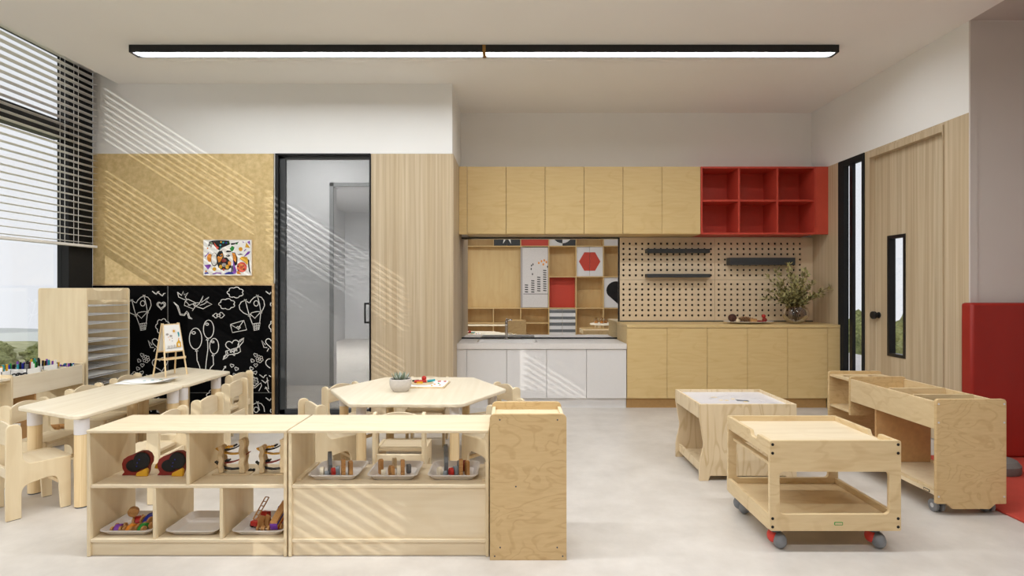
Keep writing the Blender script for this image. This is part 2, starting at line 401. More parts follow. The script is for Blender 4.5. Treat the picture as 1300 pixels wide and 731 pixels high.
g = G().box(hx-.022, hx-.008, YF-.05, YF-.03, z0, z1); g.box(hx-.022, hx+.02, YF-.05, YF+.02, z0, z0+.016); g.box(hx-.022, hx+.02, YF-.05, YF+.02, z1-.016, z1)
g.obj('door_handle', BLACK, d, bev=.003)
# oak door in the right wall
d = sempty('door_2')
LX = XR+.045
wy0, wy1, wz0, wz1 = 4.665, 4.88, .59, 1.615
leaf = G().prism([(DY0, .01), (DY1, .01), (DY1, DTOP), (DY0, DTOP)], 'x', LX, LX+.045, holes=[[(wy0, wz0), (wy1, wz0), (wy1, wz1), (wy0, wz1)]]).obj('leaf', VENDOOR, d, smooth=0)
g = G()
fr = [(wy0-.004, wz0-.004), (wy1+.004, wz0-.004), (wy1+.004, wz1+.004), (wy0-.004, wz1+.004)]
g.prism(fr, 'x', LX-.006, LX+.05, holes=[[(wy0+.022, wz0+.022), (wy1-.022, wz0+.022), (wy1-.022, wz1-.022), (wy0+.022, wz1-.022)]])
g.obj('window_frame', BLACK, d, smooth=0)
G().box(LX+.02, LX+.026, wy0+.02, wy1-.02, wz0+.02, wz1-.02).obj('pane', GLASS, d)
k = G(); k.cyl((LX, 5.0, .93), (LX-.008, 5.0, .93), .028, 20); k.cyl((LX-.008, 5.0, .93), (LX-.035, 5.0, .93), .011, 12); k.cyl((LX-.035, 5.0, .93), (LX-.062, 5.0, .93), .034, 24)
k.obj('knob', BLACK, d, bev=.003)
g = G(); cw = .05
g.box(XR-.010, XR+.1, DY1+.0005, DY1+.055, 0, DTOP+cw); g.box(XR-.010, XR+.1, DY0-.012, DY0-.0005, 0, DTOP+cw); g.box(XR-.010, XR+.1, DY0-.0005, DY1+.0005, DTOP+.0005, DTOP+cw)
g.obj('door_casing', VENDOOR, d, bev=.002)
# sidelight
d = sempty('window_2')
g = G(); g.box(XR-.01, XR+.04, 5.44, WY1-.001, 0, DZ-.002); g.box(XR-.01, XR+.04, WY0+.001, 5.165, 0, DZ-.002); g.box(XR-.01, XR+.04, 5.165, 5.44, DZ-.06, DZ-.002)
g.box(XR-.01, XR+.04, 5.165, 5.44, 0, .05)
g.obj('window_frame', BLACKST, d, bev=.002)
G().box(XR-.004, XR+.026, 5.31, 5.356, .05, DZ-.06).obj('mullion', BLACK, d)
G().box(XR+.028, XR+.034, 5.165, 5.44, .05, DZ-.06).obj('pane', GLASS, d)

# ------------------------------------------------------------------ outdoors
def terrain(x0, x1, y0, y1, z, nx, ny, amp, name, mat):
    g = G(); rnd = random.Random(3)
    for j in range(ny+1):
        for i in range(nx+1):
            x = x0+(x1-x0)*i/nx; y = y0+(y1-y0)*j/ny
            g.v.append((x, y, z + amp*(math.sin(x*.31+y*.17)+math.sin(y*.43-x*.11)+rnd.uniform(-.6, .6))))
    for j in range(ny):
        for i in range(nx):
            a = j*(nx+1)+i; g.f.append((a, a+1, a+nx+2, a+nx+1))
    return struct(g.obj(name, mat))
terrain(-60, -4.3, -20, 34, -2.0, 34, 34, .08, 'ground_left', GREENM)
terrain(3.9, 60, 4.3, 45, -1.7, 34, 30, .08, 'ground_right', GREENM)
def bush(x, y, z, r, h, seed, label, group):
    rnd = random.Random(seed); bm = bmesh.new(); bmesh.ops.create_icosphere(bm, subdivisions=4, radius=1)
    from mathutils import noise as mn
    for v in bm.verts:
        n = v.co.normalized(); k = 1 + .30*mn.noise(n*2.6+Vector((seed*3.1, 0, 0))) + .20*mn.noise(n*7+Vector((0, seed*1.7, 0))) + .14*mn.noise(n*17)
        v.co = Vector((n.x*r*k, n.y*r*k, max(-.3, n.z)*h*k))
    me = bpy.data.meshes.new('bush'); bm.to_mesh(me); bm.free(); me.materials.append(BUSHM)
    o = bpy.data.objects.new('bush', me); C.objects.link(o); o.location = (x, y, z+h*.25); tag(o, label, 'bush', group)
NUM = ['nearest to the house', 'second from the house', 'third from the house', 'fourth from the house', 'fifth from the house', 'sixth from the house', 'seventh from the house', 'eighth from the house', 'ninth from the house', 'tenth from the house', 'eleventh from the house', 'second farthest', 'farthest away']
for k in range(13):
    y = 12.5 + k*1.25; x = -.875*y + (1.5 if k % 2 else -1.3)
    bush(x, y, -2.0, random.uniform(.78, .92), random.uniform(.4, .75), k, 'low green bush outside the left window, ' + NUM[k], 'bushes outside the left windows')
for k in range(9):
    y = 11.5 + k*2.0; x = .655*y + (1.1 if k % 2 else -1.0)
    bush(x, y, -1.7, random.uniform(.72, .85), random.uniform(1.1, 1.5), 40+k, 'tall green bush outside the sidelight and oak door, ' + (NUM[k] if k < 8 else NUM[12]), 'bushes outside the right wall')
g = G(); n = 40
for i in range(n+1):
    x = -150+i*4.4; h = 1.5 + 1.8*math.sin(i*.23)+ .8*math.sin(i*.61)
    g.v += [(x, 120, -14), (x, 120, -11+h), (x, 150, -11.5+h*.6), (x, 160, -14)]
for i in range(n):
    for q in range(3): g.f.append((i*4+q, i*4+4+q, i*4+5+q, i*4+1+q))
struct(g.obj('ground_hills', HILLM))

# ================================================================== CEILING LAMPS
def lamp(y, label, LAMPM=LAMPM):
    t = thing('linear_ceiling_lamp', label, 'ceiling lamp', (-.215, y, ZC))
    L = 2.725; w2 = .055
    for sx in (-1, 1):
        a, b = (-L, -.012) if sx < 0 else (.012, L)
        g = G(); g.box(a, b, -w2, -w2+.008, -.058, -.001); g.box(a, b, w2-.008, w2, -.058, -.001); g.box(a, b, -w2+.008, w2-.008, -.012, -.001)
        e0, e1 = (a, a+.02) if sx < 0 else (b-.02, b)
        g.box(e0, e1, -w2+.008, w2-.008, -.058, -.012)
        g.obj('housing', BLACK, t)
        a2, b2 = (a+.02, b-.004) if sx < 0 else (a+.004, b-.02)
        G().add([(a2, -w2+.016, -.045), (b2, -w2+.016, -.045), (b2, w2-.010, -.045), (a2, w2-.010, -.045)], [(0, 3, 2, 1)]).obj('diffuser', LAMPM, t, recalc=False)
    G().box(-.012, .012, -w2, w2, -.062, -.001).obj('joint_clip', BRASS, t)
    for sx in (-L-.004, L): G().box(sx, sx+.004, -w2, w2, -.058, -.001).obj('end_cap', BLACK, t)
lamp(4.40, 'long slim black linear lamp on the ceiling across the room')
lamp(2.25, 'added second black linear lamp, unseen on the ceiling just above the frame', LAMPB)  # this lamp and the next are added to brighten the room
lamp(.10, 'added third black linear lamp, unseen on the ceiling near the cubby wall behind the camera', LAMPC)

# ================================================================== KITCHENETTE
# --- upper cabinets
UY, UZ0, UZ1 = 5.72, 1.712, 2.398
ub = [PX(x, UY) for x in (593, 642, 692, 741, 791, 840, 889.5)]
g = G().box(XS+.012, ub[0]-.001, UY, UY+.018, UZ0, UZ1)
tag(g.obj('filler_panel', MAPLE), 'narrow maple filler strip left of the upper cabinets beside the partition', 'panel')
for i, nm in enumerate(('leftmost pair of doors over the left half of the mirror', 'middle pair of doors over the right half of the mirror', 'rightmost pair of doors beside the red cubes')):
    x0, x1 = ub[2*i]+.0006, ub[2*i+2]-.0006
    t = thing('upper_cabinet', 'maple upper cabinet, ' + nm, 'cabinet', (x0, UY, UZ0), 0, None)
    W = x1-x0; D = YB-UY-.004; Hh = UZ1-UZ0
    g = G(); g.box(0, .016, .02, D, 0, Hh); g.box(W-.016, W, .02, D, 0, Hh); g.box(.016, W-.016, .02, D, 0, .016); g.box(.016, W-.016, .02, D, Hh-.016, Hh); g.box(.016, W-.016, D-.006, D, .016, Hh-.016)
    g.obj('carcass', MAPLE, t)
    G().box(.001, W/2-.0016, 0, .018, .006, Hh-.001).obj('door', MAPLE, t, bev=.0015)
    G().box(W/2+.0016, W-.002, 0, .018, .006, Hh-.001).obj('door', MAPLE, t, bev=.0015)
# red cubes
x0, x1 = PX(889.7, UY), PX(1036, UY)
t = thing('red_cube_shelf', 'red open wall shelf of six cubes right of the maple upper cabinets', 'shelf', (x0, UY, UZ0))
W = x1-x0; D = YB-UY-.004; Hh = UZ1-UZ0; th = .018
g = G().box(0, th, 0, D, 0, Hh); g.box(W-th, W, 0, D, 0, Hh); g.box(th, W-th, 0, D, 0, th); g.box(th, W-th, 0, D, Hh-th, Hh); g.obj('carcass', RED, t, bev=.001)
G().box(th, W-th, D-.008, D, th, Hh-th).obj('back_panel', RED, t)
c1, c2 = W/3, 2*W/3
for c in (c1, c2): G().box(c-th/2, c+th/2, .004, D-.008, th, Hh-th).obj('divider', RED, t)
zm = Hh*.5
for a, b in ((th, c1-th/2), (c1+th/2, c2-th/2), (c2+th/2, W-th)): G().box(a, b, .006, D-.008, zm-th/2, zm+th/2).obj('shelf_board', RED, t)
tag(G().box(x1+.001, XR-.001, UY+.001, UY+.02, UZ0, UZ1).obj('red_filler_panel', plain('red_lacquer_bright', (202, 80, 62), .4, noise=.03), bev=.001), 'narrow red filler panel between the red cubes and the oak wall', 'panel')
# --- base units
BY = 5.53
FY = BY-.03
sx = [PX(x, FY) for x in (592.3, 642.5, 694, 744.5, 795.5)]
WT = .628
ST = .577
tag(G().box(XS+.012, sx[0]-.001, FY, FY+.018, .098, ST-.002).obj('white_filler_panel', WHITE), 'narrow white filler strip left of the sink cabinets beside the partition', 'panel')
for i, nm in enumerate(('under the sink', 'right of the sink, beside the maple base cabinets')):
    a, b = sx[2*i]+.0006, sx[2*i+2]-.0006; W = b-a
    t = thing('sink_cabinet', 'white two-door base cabinet ' + nm, 'cabinet', (a, FY, 0)); D = YB-FY-.004
    g = G(); g.box(0, .016, .02, D, .09, ST-.002); g.box(W-.016, W, .02, D, .09, ST-.002); g.box(.016, W-.016, .02, D, .09, .106); g.box(.016, W-.016, D-.006, D, .106, ST-.002); g.obj('carcass', WHITE, t)
    G().box(.001, W/2-.0018, 0, .018, .098, ST-.004).obj('door', WHITE, t, bev=.0015)
    G().box(W/2+.0018, W-.002, 0, .018, .098, ST-.004).obj('door', WHITE, t, bev=.0015)
    G().box(0, W, .03, .046, 0, .088).obj('plinth', WHITE, t)
# white worktop with a cut-out for the sink
kx0, kx1, ky0, ky1 = PX(606, 5.72), PX(682, 5.72), 5.60, 5.92
cx1 = sx[4]-.001
t = thing('sink_worktop', 'white worktop with an inset sink in front of the mirror', 'worktop', (0, 0, 0))
g = G().prism([(XS+.012, FY-.012), (cx1, FY-.012), (cx1, YB-.002), (XS+.012, YB-.002)], 'z', ST, WT, holes=[rrect(kx0, kx1, ky0, ky1, .03)])
g.obj('slab', STONE, t, bev=.002, smooth=0)
bz = ST-.10
g = G(); o_ = rrect(kx0+.001, kx1-.001, ky0+.001, ky1-.001, .03); i_ = rrect(kx0+.012, kx1-.012, ky0+.012, ky1-.012, .03)
g.prism(o_, 'z', bz, WT+.004, holes=[i_]); g.prism(o_, 'z', bz-.01, bz)
g.obj('basin', plain('ceramic', (236, 234, 232), .15, noise=.01), t, smooth=30)
fx, fy = PX(643, 5.95), 5.95
t = thing('faucet', 'chrome faucet standing behind the sink before the mirror', 'faucet', (fx, fy, WT))
g = G().cyl((0,0,0), (0,0,.17), .014, 20); g.cyl((0,0,0), (0,0,.012), .024, 20); g.obj('body', CHROME, t)
G().tube([(0, 0, .145), (0, -.03, .185), (0, -.08, .20), (0, -.13, .19), (0, -.15, .165)], .010, 12).obj('spout', CHROME, t)
g = G().cyl((0,0,.17), (0,0,.195), .015, 16); g.box(-.005, .06, -.008, .008, .195, .207); g.obj('lever', CHROME, t, bev=.002)
# maple base
mx = [PX(x, FY) for x in (796, 847, 898, 949, 1000, 1051)]
MT = .812
for (i, j), nm in (((0, 2), 'two-door, beside the white sink worktop'), ((2, 4), 'two-door, in the middle below the plate'), ((4, 5), 'single-door, below the vase')):
    a, b = mx[i]+.0006, mx[j]-.0006; W = b-a; D = YB-FY-.004
    t = thing('base_cabinet', 'maple base cabinet, ' + nm, 'cabinet', (a, FY, 0))
    g = G(); g.box(0, .018, .02, D, .09, MT-.03); g.box(W-.018, W, .02, D, .09, MT-.03); g.box(.018, W-.018, .02, D, .09, .108); g.box(.018, W-.018, D-.006, D, .108, MT-.03); g.obj('carcass', MAPLE, t)
    n = j-i
    for k in range(n): G().box(W*k/n+.0015, W*(k+1)/n-.0015, 0, .018, .098, MT-.032).obj('door', MAPLE, t, bev=.0015)
    G().box(0, W, .03, .046, 0, .088).obj('plinth', plain('maple_plinth', (178, 140, 88), .5, noise=.06), t)
tag(G().box(mx[5]+.001, XR-.001, FY, FY+.018, 0, MT-.03).obj('filler_panel', MAPLE), 'narrow maple filler strip right of the base cabinets beside the oak wall', 'panel')
tag(G().box(mx[0]-.001, XR-.001, FY-.004, YB-.002, MT-.028, MT).obj('maple_worktop', MAPLE, bev=.002), 'long maple worktop below the pegboard carrying vase and plate', 'worktop')

# --- mirror
mx0, mx1, mz0, mz1 = PX(584.5, YB-.01), PX(786, YB-.01), WT+.002, 1.708
t = thing('wall_mirror', 'wide black framed mirror behind the sink reflecting the cubby wall', 'mirror', (0, YB-.014, 0))
G().box(mx0+.008, mx1-.008, .004, .012, mz0+.008, mz1-.008).obj('mirror_glass', MIRROR, t, smooth=0)
G().prism([(mx0, mz0), (mx1, mz0), (mx1, mz1), (mx0, mz1)], 'y', -.004, .013, holes=[[(mx0+.012, mz0+.014), (mx1-.012, mz0+.014), (mx1-.012, mz1-.012), (mx0+.012, mz1-.012)]]).obj('frame', BLACK, t, smooth=0)
# --- pegboard with real holes
px0, px1 = mx1+.004, XR-.004
colx = [PX(780+(36+24.2*k)/3.046, 6.0) for k in range(15)] + [PX(780+(405+24.2*k)/3.046, 6.0) for k in range(14)]
rowz = [PZ(190+(363+20.4*k)/3.046, 6.0) for k in range(7)] + [PZ(190+(520+20.1*k)/3.046, 6.0) for k in range(7)]
t = thing('pegboard', 'beige perforated pegboard on the wall above the maple worktop', 'pegboard', (0, 0, 0))
PB0, PB1 = YB-.030, YB-.018
zb, zt = MT+.012, 1.706
def edges(c, lo, hi):
    e = [lo] + [(c[i]+c[i+1])/2 for i in range(len(c)-1)] + [hi]; return e
zr = sorted(rowz)
for (cs, x0, x1) in ((colx[:15], px0, (colx[14]+colx[15])/2-.001), (colx[15:], (colx[14]+colx[15])/2+.001, px1)):
    for (rs, z0, z1) in ((zr[:7], zb, (zr[6]+zr[7])/2-.001), (zr[7:], (zr[6]+zr[7])/2+.001, zt)):
        g = G(); ex = edges(cs, x0, x1); ez = edges(rs, z0, z1); R = .0125
        for i, cx in enumerate(cs):
            for j, cz in enumerate(rs):
                a, b, c, dd = ex[i], ex[i+1], ez[j], ez[j+1]; n0 = len(g.v)
                g.v += [(a, PB0, c), (b, PB0, c), (b, PB0, dd), (a, PB0, dd)]
                ring = [(cx+R*math.cos(PI*1.25+k*PI/6), cz+R*math.sin(PI*1.25+k*PI/6)) for k in range(12)]
                for yy in (PB0, PB1): g.v += [(p[0], yy, p[1]) for p in ring]
                for k in range(12): g.f.append((n0+4+k, n0+4+(k+1) % 12, n0+16+(k+1) % 12, n0+16+k))
                for s in range(4):
                    g.f.append((n0+s, n0+(s+1) % 4, n0+4+((s+1)*3) % 12, n0+4+s*3+2, n0+4+s*3+1, n0+4+s*3))
        g.add([(x0, PB0, z0), (x1, PB0, z0), (x1, PB0, z1), (x0, PB0, z1), (x0, PB1, z0), (x1, PB1, z0), (x1, PB1, z1), (x0, PB1, z1)], [(0, 1, 5, 4), (1, 2, 6, 5), (2, 3, 7, 6), (3, 0, 4, 7)])
        g.obj('perforated_panel', PEG, t, smooth=0)
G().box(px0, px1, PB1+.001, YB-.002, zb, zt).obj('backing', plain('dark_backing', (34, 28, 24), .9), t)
G().box(px0, px1, PB0-.004, YB-.002, MT+.001, MT+.011).obj('bottom_rail', DARKGREY, t)
for (a, b, ya, yb, lab) in ((821.7, 901.5, 315.7, 320.7, 'slim dark grey ledge on the pegboard, upper of the two stacked at left'),
                            (821.7, 902, 347.6, 352, 'slim dark grey ledge on the pegboard, lower of the two stacked at left'),
                            (926.7, 1009.8, 327, 336.2, 'deep dark grey ledge on the pegboard above the vase')):
    dd = 5.91; t2 = thing('ledge_shelf', lab, 'shelf', (PX(a, dd), dd, PZ(yb, dd)))
    W = PX(b, dd)-PX(a, dd); hh = PZ(ya, dd)-PZ(yb, dd)
    g = G().box(0, W, 0, .012, 0, hh); g.box(0, W, .012, PB0-dd-.001, 0, .012); g.box(0, .012, .012, PB0-dd-.001, .012, hh); g.box(W-.012, W, .012, PB0-dd-.001, .012, hh)
    g.box(.012, W-.012, PB0-dd-.012, PB0-dd-.001, .012, hh)
    g.obj('ledge', DARKGREY, t2, bev=.0015)

# --- vase with branches
vx, vy = PX(1011, 5.68), 5.70
t = thing('glass_vase', 'round smoky glass vase with leafy olive branches on the maple worktop', 'vase', (vx, vy, MT))
prof = [(.0, .002), (.05, .002), (.085, .025), (.118, .07), (.125, .105), (.115, .145), (.085, .18), (.042, .197), (.034, .205), (.036, .235), (.040, .24)]
def smoothprof(p, n=4):
    out = []
    for i in range(len(p)-1):
        p0, p1, p2, p3 = p[max(i-1, 0)], p[i], p[i+1], p[min(i+2, len(p)-1)]
        for k in range(n):
            u = k/n
            out.append(tuple(.5*((2*p1[q]) + (-p0[q]+p2[q])*u + (2*p0[q]-5*p1[q]+4*p2[q]-p3[q])*u*u + (-p0[q]+3*p1[q]-3*p2[q]+p3[q])*u**3) for q in (0, 1)))
    return out + [p[-1]]
G().lathe(smoothprof(prof), seg=36).obj('glass_body', SMOKE, t)
rnd = random.Random(11); tw = G(); lf = G(); ld = G()
def leaf(g, p, dirv, L, wd):
    a = dirv.normalized(); s = a.cross(Vector((rnd.uniform(-.4, .4), rnd.uniform(-.4, .4), 1))).normalized(); n = a.cross(s)
    o = len(g.v)
    g.v += [tuple(p), tuple(p+a*L*.35+s*wd/2+n*.003), tuple(p+a*L*.7+s*wd*.38), tuple(p+a*L), tuple(p+a*L*.7-s*wd*.38), tuple(p+a*L*.35-s*wd/2+n*.003)]
    g.f += [(o, o+1, o+2, o+3), (o, o+3, o+4, o+5)]
ends = [(-.30, -.05, .34), (-.24, .06, .46), (-.12, -.10, .58), (-.02, .04, .54), (.08, -.08, .48), (.18, .02, .40), (.31, -.04, .36), (-.20, -.1, .28), (.05, .1, .46), (-.29, .02, .26), (.14, -.12, .28), (-.05, -.14, .40), (.24, -.05, .30), (-.14, .04, .40), (.02, -.05, .34), (-.20, -.02, .52), (.12, .05, .52), (-.1, -.05, .3)]
for e in ends:
    base_ = Vector((rnd.uniform(-.03, .03), rnd.uniform(-.03, .03), .02)); e = Vector(e); mid = Vector((e.x*.12, e.y*.12, .24))
    pts = []
    for k in range(13):
        u = k/12; pts.append(base_*(1-u)**2 + mid*2*u*(1-u) + e*u*u)
    pts[0] = base_
    tw.tube(pts, .0032, 5, .0012)
    for k in range(5, 13):
        d0 = (pts[k]-pts[k-1]).normalized()
        for q in range(8):
            dv = d0*.6 + Vector((rnd.uniform(-1, 1), rnd.uniform(-1, 1), rnd.uniform(-.7, .9)))
            leaf(lf if rnd.random() < .6 else ld, pts[k]+Vector((rnd.uniform(-.015, .015), rnd.uniform(-.015, .015), rnd.uniform(-.015, .015))), dv, rnd.uniform(.04, .062), rnd.uniform(.015, .024))
tw.obj('branches', TWIG, t)
o = lf.obj('leaves', LEAFG, t, smooth=0, recalc=False); o['kind'] = 'stuff'
o = ld.obj('leaves', LEAFD, t, smooth=0, recalc=False); o['kind'] = 'stuff'
peb = G(); rnd = random.Random(5)
for k in range(26):
    a = rnd.uniform(0, 6.28); r = rnd.uniform(0, .075); peb.ball((r*math.cos(a), r*math.sin(a), .018+rnd.uniform(0, .012)+ (.01 if r > .05 else 0)), .011, 8, 6, (1, 1, .7))
o = peb.obj('pebbles', plain('pebble', (190, 188, 184), .5, noise=.2), t); o['kind'] = 'stuff'

# --- plate with pine cones and berries
pxx, pyy = PX(949, 5.72), 5.70
t = tag(G().lathe([(0, .004), (.10, .004), (.17, .010), (.245, .022), (.25, .026), (.245, .027), (.17, .016), (.10, .010), (0, .010)], seg=40).xf(Matrix.Diagonal((1, .55, 1, 1))).obj('white_plate', plain('porcelain', (226, 224, 222), .25, noise=.01)), 'oval white plate with natural finds on the maple worktop', 'plate')
t.location = (pxx, pyy, MT-.003)
def cone_toy(x, y, r, l, label, rz):
    t = thing('pine_cone', label, 'pine cone', (x, y, MT+.010), rz)
    G().tube([(-l, 0, r), (-l*.4, 0, r), (l*.4, 0, r), (l, 0, r)], r*.6, 10, r*.3).obj('core', TWIG, t)
    g = G()
    for i in range(8):
        xx = -l + 2*l*i/7.5; rr = r*(.75+.3*math.sin(PI*(i+1)/9.5))
        for k in range(9):
            a = 2*PI*(k+(i % 2)*.5)/9; c, s = math.cos(a), math.sin(a)
            p = Vector((xx, c*rr*.55, r+s*rr*.55)); q = Vector((xx+.006, c*rr, r+s*rr)); sd = Vector((0, -s, c))*r*.28
            o = len(g.v); g.v += [tuple(p), tuple(q+sd), tuple(q-sd), tuple(q+Vector((.005, 0, 0)))]; g.f += [(o, o+1, o+3), (o, o+3, o+2), (o, o+2, o+1), (o+1, o+2, o+3)]
    g.obj('scales', plain('cone_scale', (138, 98, 62), .8, noise=.3), t, smooth=0)
cone_toy(pxx-.055, pyy-.02, .030, .05, 'brown pine cone on the white plate', .2)
cone_toy(pxx+.015, pyy+.03, .026, .045, 'smaller brown pine cone at the back of the white plate', 2.6)
def ball_thing(name, x, y, z, r, mat, label, cat):
    o = G().ball((0,0,r), r, 20, 12, (1, 1, .95)).obj(name, mat); o.location = (x, y, z); tag(o, label, cat)
ball_thing('dried_ball', pxx-.165, pyy-.01, MT+.016, .042, plain('dried_fruit', (74, 44, 34), .8, noise=.4, nscale=60), 'dark brown dried ball at the left end of the white plate', 'dried fruit')
ball_thing('cork_ball', pxx-.125, pyy-.05, MT+.010, .022, TOYPALE, 'small pale wooden ball beside the dark brown ball on the plate', 'ball')
ball_thing('red_berry', pxx+.155, pyy-.02, MT+.014, .024, TDRD, 'red berry at the right end of the plate', 'berry')
ball_thing('red_berry', pxx+.150, pyy-.01, MT+.055, .020, TRED, 'bright red berry lying on top of the other berry', 'berry')
o = G().box(-.03, .03, -.02, .02, 0, .04).obj('bark_block', TOYWOOD, bev=.004); o.location = (pxx+.03, pyy-.05, MT+.012); tag(o, 'small brown wooden block in front of the pine cones on the plate', 'block')
o = G().tube([(-.05, 0, .012), (0, .004, .013), (.05, 0, .012)], .012, 10).obj('cinnamon_stick', TDRD); o.location = (pxx+.09, pyy-.03, MT+.010); tag(o, 'dark red-brown stick lying on the right half of the plate', 'stick')

# ================================================================== BLACKBOARD
BYF = YF-.018
bx0, bx1, bzt, bzb = XL+.012, PX(345.3, BYF), PZ(362.5, BYF), .02
t = thing('blackboard', 'large black chalkboard covered in chalk drawings below the pressed board panel', 'blackboard', (0, 0, 0))
vx_, hz_ = PX(213, BYF), PZ(498.5, BYF)
for a, b in ((bx0, vx_-.0045), (vx_+.0045, bx1)):
    for c, dd in ((bzb, hz_-.003), (hz_+.003, bzt)):
        G().box(a, b, BYF, YF-.002, c, dd).obj('board_panel', BOARDM, t, bev=.0008)
G().box(bx0, bx1, BYF+.002, YF-.001, bzb, bzt).obj("joint_strip", plain("joint_grey", (120, 120, 118), .7), t)
g = G().box(bx1+.0005, bx1+.022, BYF-.006, YF-.001, 0, bzt+.02); g.box(bx0, bx1+.0005, BYF-.006, YF-.001, bzt+.001, bzt+.012); g.box(bx0, bx1+.0005, BYF-.006, YF-.001, 0, bzb-.001)
g.obj('board_frame', wood('board_frame_oak', (190, 160, 118), (160, 126, 86), (4, 4, .3)), t, bev=.001)
CHY = BYF-.0012
def P(x, y): return (PX(x, CHY), PZ(y, CHY))
LWID = .9*CHY/F
def inside(p): return bx0+.005 < p[0] < bx1-.004 and bzb+.005 < p[1] < bzt-.005
def doodle(strokes, wd=1.0):
    g = G()
    for st, closed in strokes:
        pts = [P(*p) for p in st]
        if closed: pts = pts + [pts[0]]
        run = []
        for p in pts + [None]:
            if p is not None and inside(p): run.append(p)
            else:
                if len(run) > 1: g.ribbon(run, CHY, LWID*wd)
                run = []
    if g.f:
        # give the chalk layer a body
        n = len(g.v); fs = list(g.f)
        o = g.obj('chalk_drawing', CHALK, t, smooth=0, recalc=False)
def ell(cx, cy, rx, ry, n=26, a0=0, a1=2*PI): return [(cx+rx*math.cos(a0+(a1-a0)*k/n), cy+ry*math.sin(a0+(a1-a0)*k/n)) for k in range(n+1)]
def heartp(cx, cy, r, rot=0, n=26):
    out = []
    for k in range(n):
        a = 2*PI*k/n; x = 16*math.sin(a)**3; y = -(13*math.cos(a)-5*math.cos(2*a)-2*math.cos(3*a)-math.cos(4*a))
        x *= r/16; y *= r/16; out.append((cx+x*math.cos(rot)-y*math.sin(rot), cy+x*math.sin(rot)+y*math.cos(rot)))
    return out
def cloudp(cx, cy, rx, ry, bumps=7, n=8):
    out = []
    for b in range(bumps):
        a0, a1 = 2*PI*b/bumps, 2*PI*(b+1)/bumps
        p0 = (cx+rx*.8*math.cos(a0), cy+ry*.8*math.sin(a0)); p1 = (cx+rx*.8*math.cos(a1), cy+ry*.8*math.sin(a1))
        for k in range(n):
            u = k/n; am = a0+(a1-a0)*u; bu = math.sin(PI*u)*.28
            x = p0[0]*(1-u)+p1[0]*u; y = p0[1]*(1-u)+p1[1]*u
            out.append((x+rx*bu*math.cos(am), y+ry*bu*math.sin(am)))
    return out
def flowerp(cx, cy, r):
    st = [(ell(cx, cy, r*.25, r*.25, 10), False)]
    for k in range(6):
        a = 2*PI*k/6+.3; st.append((ell(cx+r*.62*math.cos(a), cy+r*.62*math.sin(a), r*.32, r*.32, 10), False))
    return st
def A5(pts, dx=0, dy=0): return [(245+x/5.8+dx, 360+y/5.8+dy) for x, y in pts]
def A4(pts, dx=0, dy=0): return [(160+x/6.36+dx, 360+y/6.36+dy) for x, y in pts]
def airballoon(dx, dy):
    s = []
    s.append((A5([(450,330),(415,235),(372,215),(345,190),(340,160),(355,135),(385,122),(408,138),(417,142),(430,120),(452,100),(475,92),(503,100),(522,125),(527,160),(515,190),(500,210),(490,295)], dx, dy), False))
    s.append((A5([(385,122),(400,180),(415,235)], dx, dy), False)); s.append((A5([(475,92),(490,150),(500,210)], dx, dy), False))
    s.append((A5([(440,296),(495,288),(485,338),(450,345)], dx, dy), True))
    for q in (0, 1, 2): s.append((A5([(452+q*14, 296-q*2), (456+q*12, 342-q)], dx, dy), False))
    s.append((A5([(442,315),(490,308)], dx, dy), False)); s.append((A5([(446,330),(488,324)], dx, dy), False))
    s.append((A5([(415,235),(430,215),(455,208),(480,205),(500,210)], dx, dy), False)); s.append((A5([(420,222),(455,255),(495,212)], dx, dy), False))
    s.append((A5(ell(465, 145, 17, 20, 12), dx, dy), False))
    for (a, b) in ((385, 122), (475, 90), (415, 235), (500, 210)):
        s.append((A5([(a-9, b-6), (a+9, b+6)], dx, dy), False)); s.append((A5([(a-9, b+6), (a+9, b-6)], dx, dy), False))
    doodle(s)
def birds(dx, dy, base=((565, 68), (610, 80))):
    s = []
    for x, y in base: s.append((A5([(x-30, y-12), (x-15, y-2), (x, y+8), (x+8, y-6), (x+22, y-10)], dx, dy), False)); s.append((A5([(x-18, y-1), (x, y+11), (x+10, y-3)], dx, dy), False))
    doodle(s, 1.1)
for dx in (0, -144):
    for dy in (0, 135):
        airballoon(dx, dy); birds(dx, dy)
        hx_, hy_ = 245+602/5.8+dx, 360+160/5.8+dy
        doodle([(heartp(hx_, hy_, 5.6), True), (heartp(hx_-.3, hy_, 4.0, .15), True)])
        doodle([(cloudp(245+612/5.8+dx, 360+315/5.8+dy, 9, 10), True)])
        cx, cy = 245+575/5.8+dx, 360+435/5.8+dy
        doodle([(heartp(cx, cy, 7), True), ([(cx-7, cy+3), (cx-12, cy-3), (cx-9, cy+6), (cx-5, cy+6)], False), ([(cx+7, cy-2), (cx+12, cy-5), (cx+10, cy+4), (cx+5, cy+5)], False), ([(cx-3, cy+7), (cx-5, cy+11)], False), ([(cx+1, cy+7), (cx+2, cy+11)], False)])
        doodle([(heartp(245+595/5.8+dx, 360+590/5.8+dy, 10, -.2), True)])
        for fx_, fy_, r in ((490, 555, 5), (408, 680, 6), (450, 718, 6)): doodle(flowerp(245+fx_/5.8+dx, 360+fy_/5.8+dy, r), .8)
        s = [(heartp(245+a/5.8+dx, 360+b/5.8+dy, 2.4, c), True) for a, b, c in ((460,525,.3),(438,567,.6),(462,600,0),(430,625,.5),(458,655,-.3),(320,627,.4),(287,603,.2),(350,678,0),(307,673,.4))]
        doodle(s, .8)
        doodle(flowerp(322+dx, 484.5+dy, 6), .8)
        birds(dx, dy, ((520, 682), (590, 688), (535, 722)))
        doodle([(A5([(205,670),(222,635),(240,608)], dx, dy), False), (A5([(228,612),(242,606),(240,622)], dx, dy), False), (A5([(204,655),(202,675),(218,668)], dx, dy), False)])
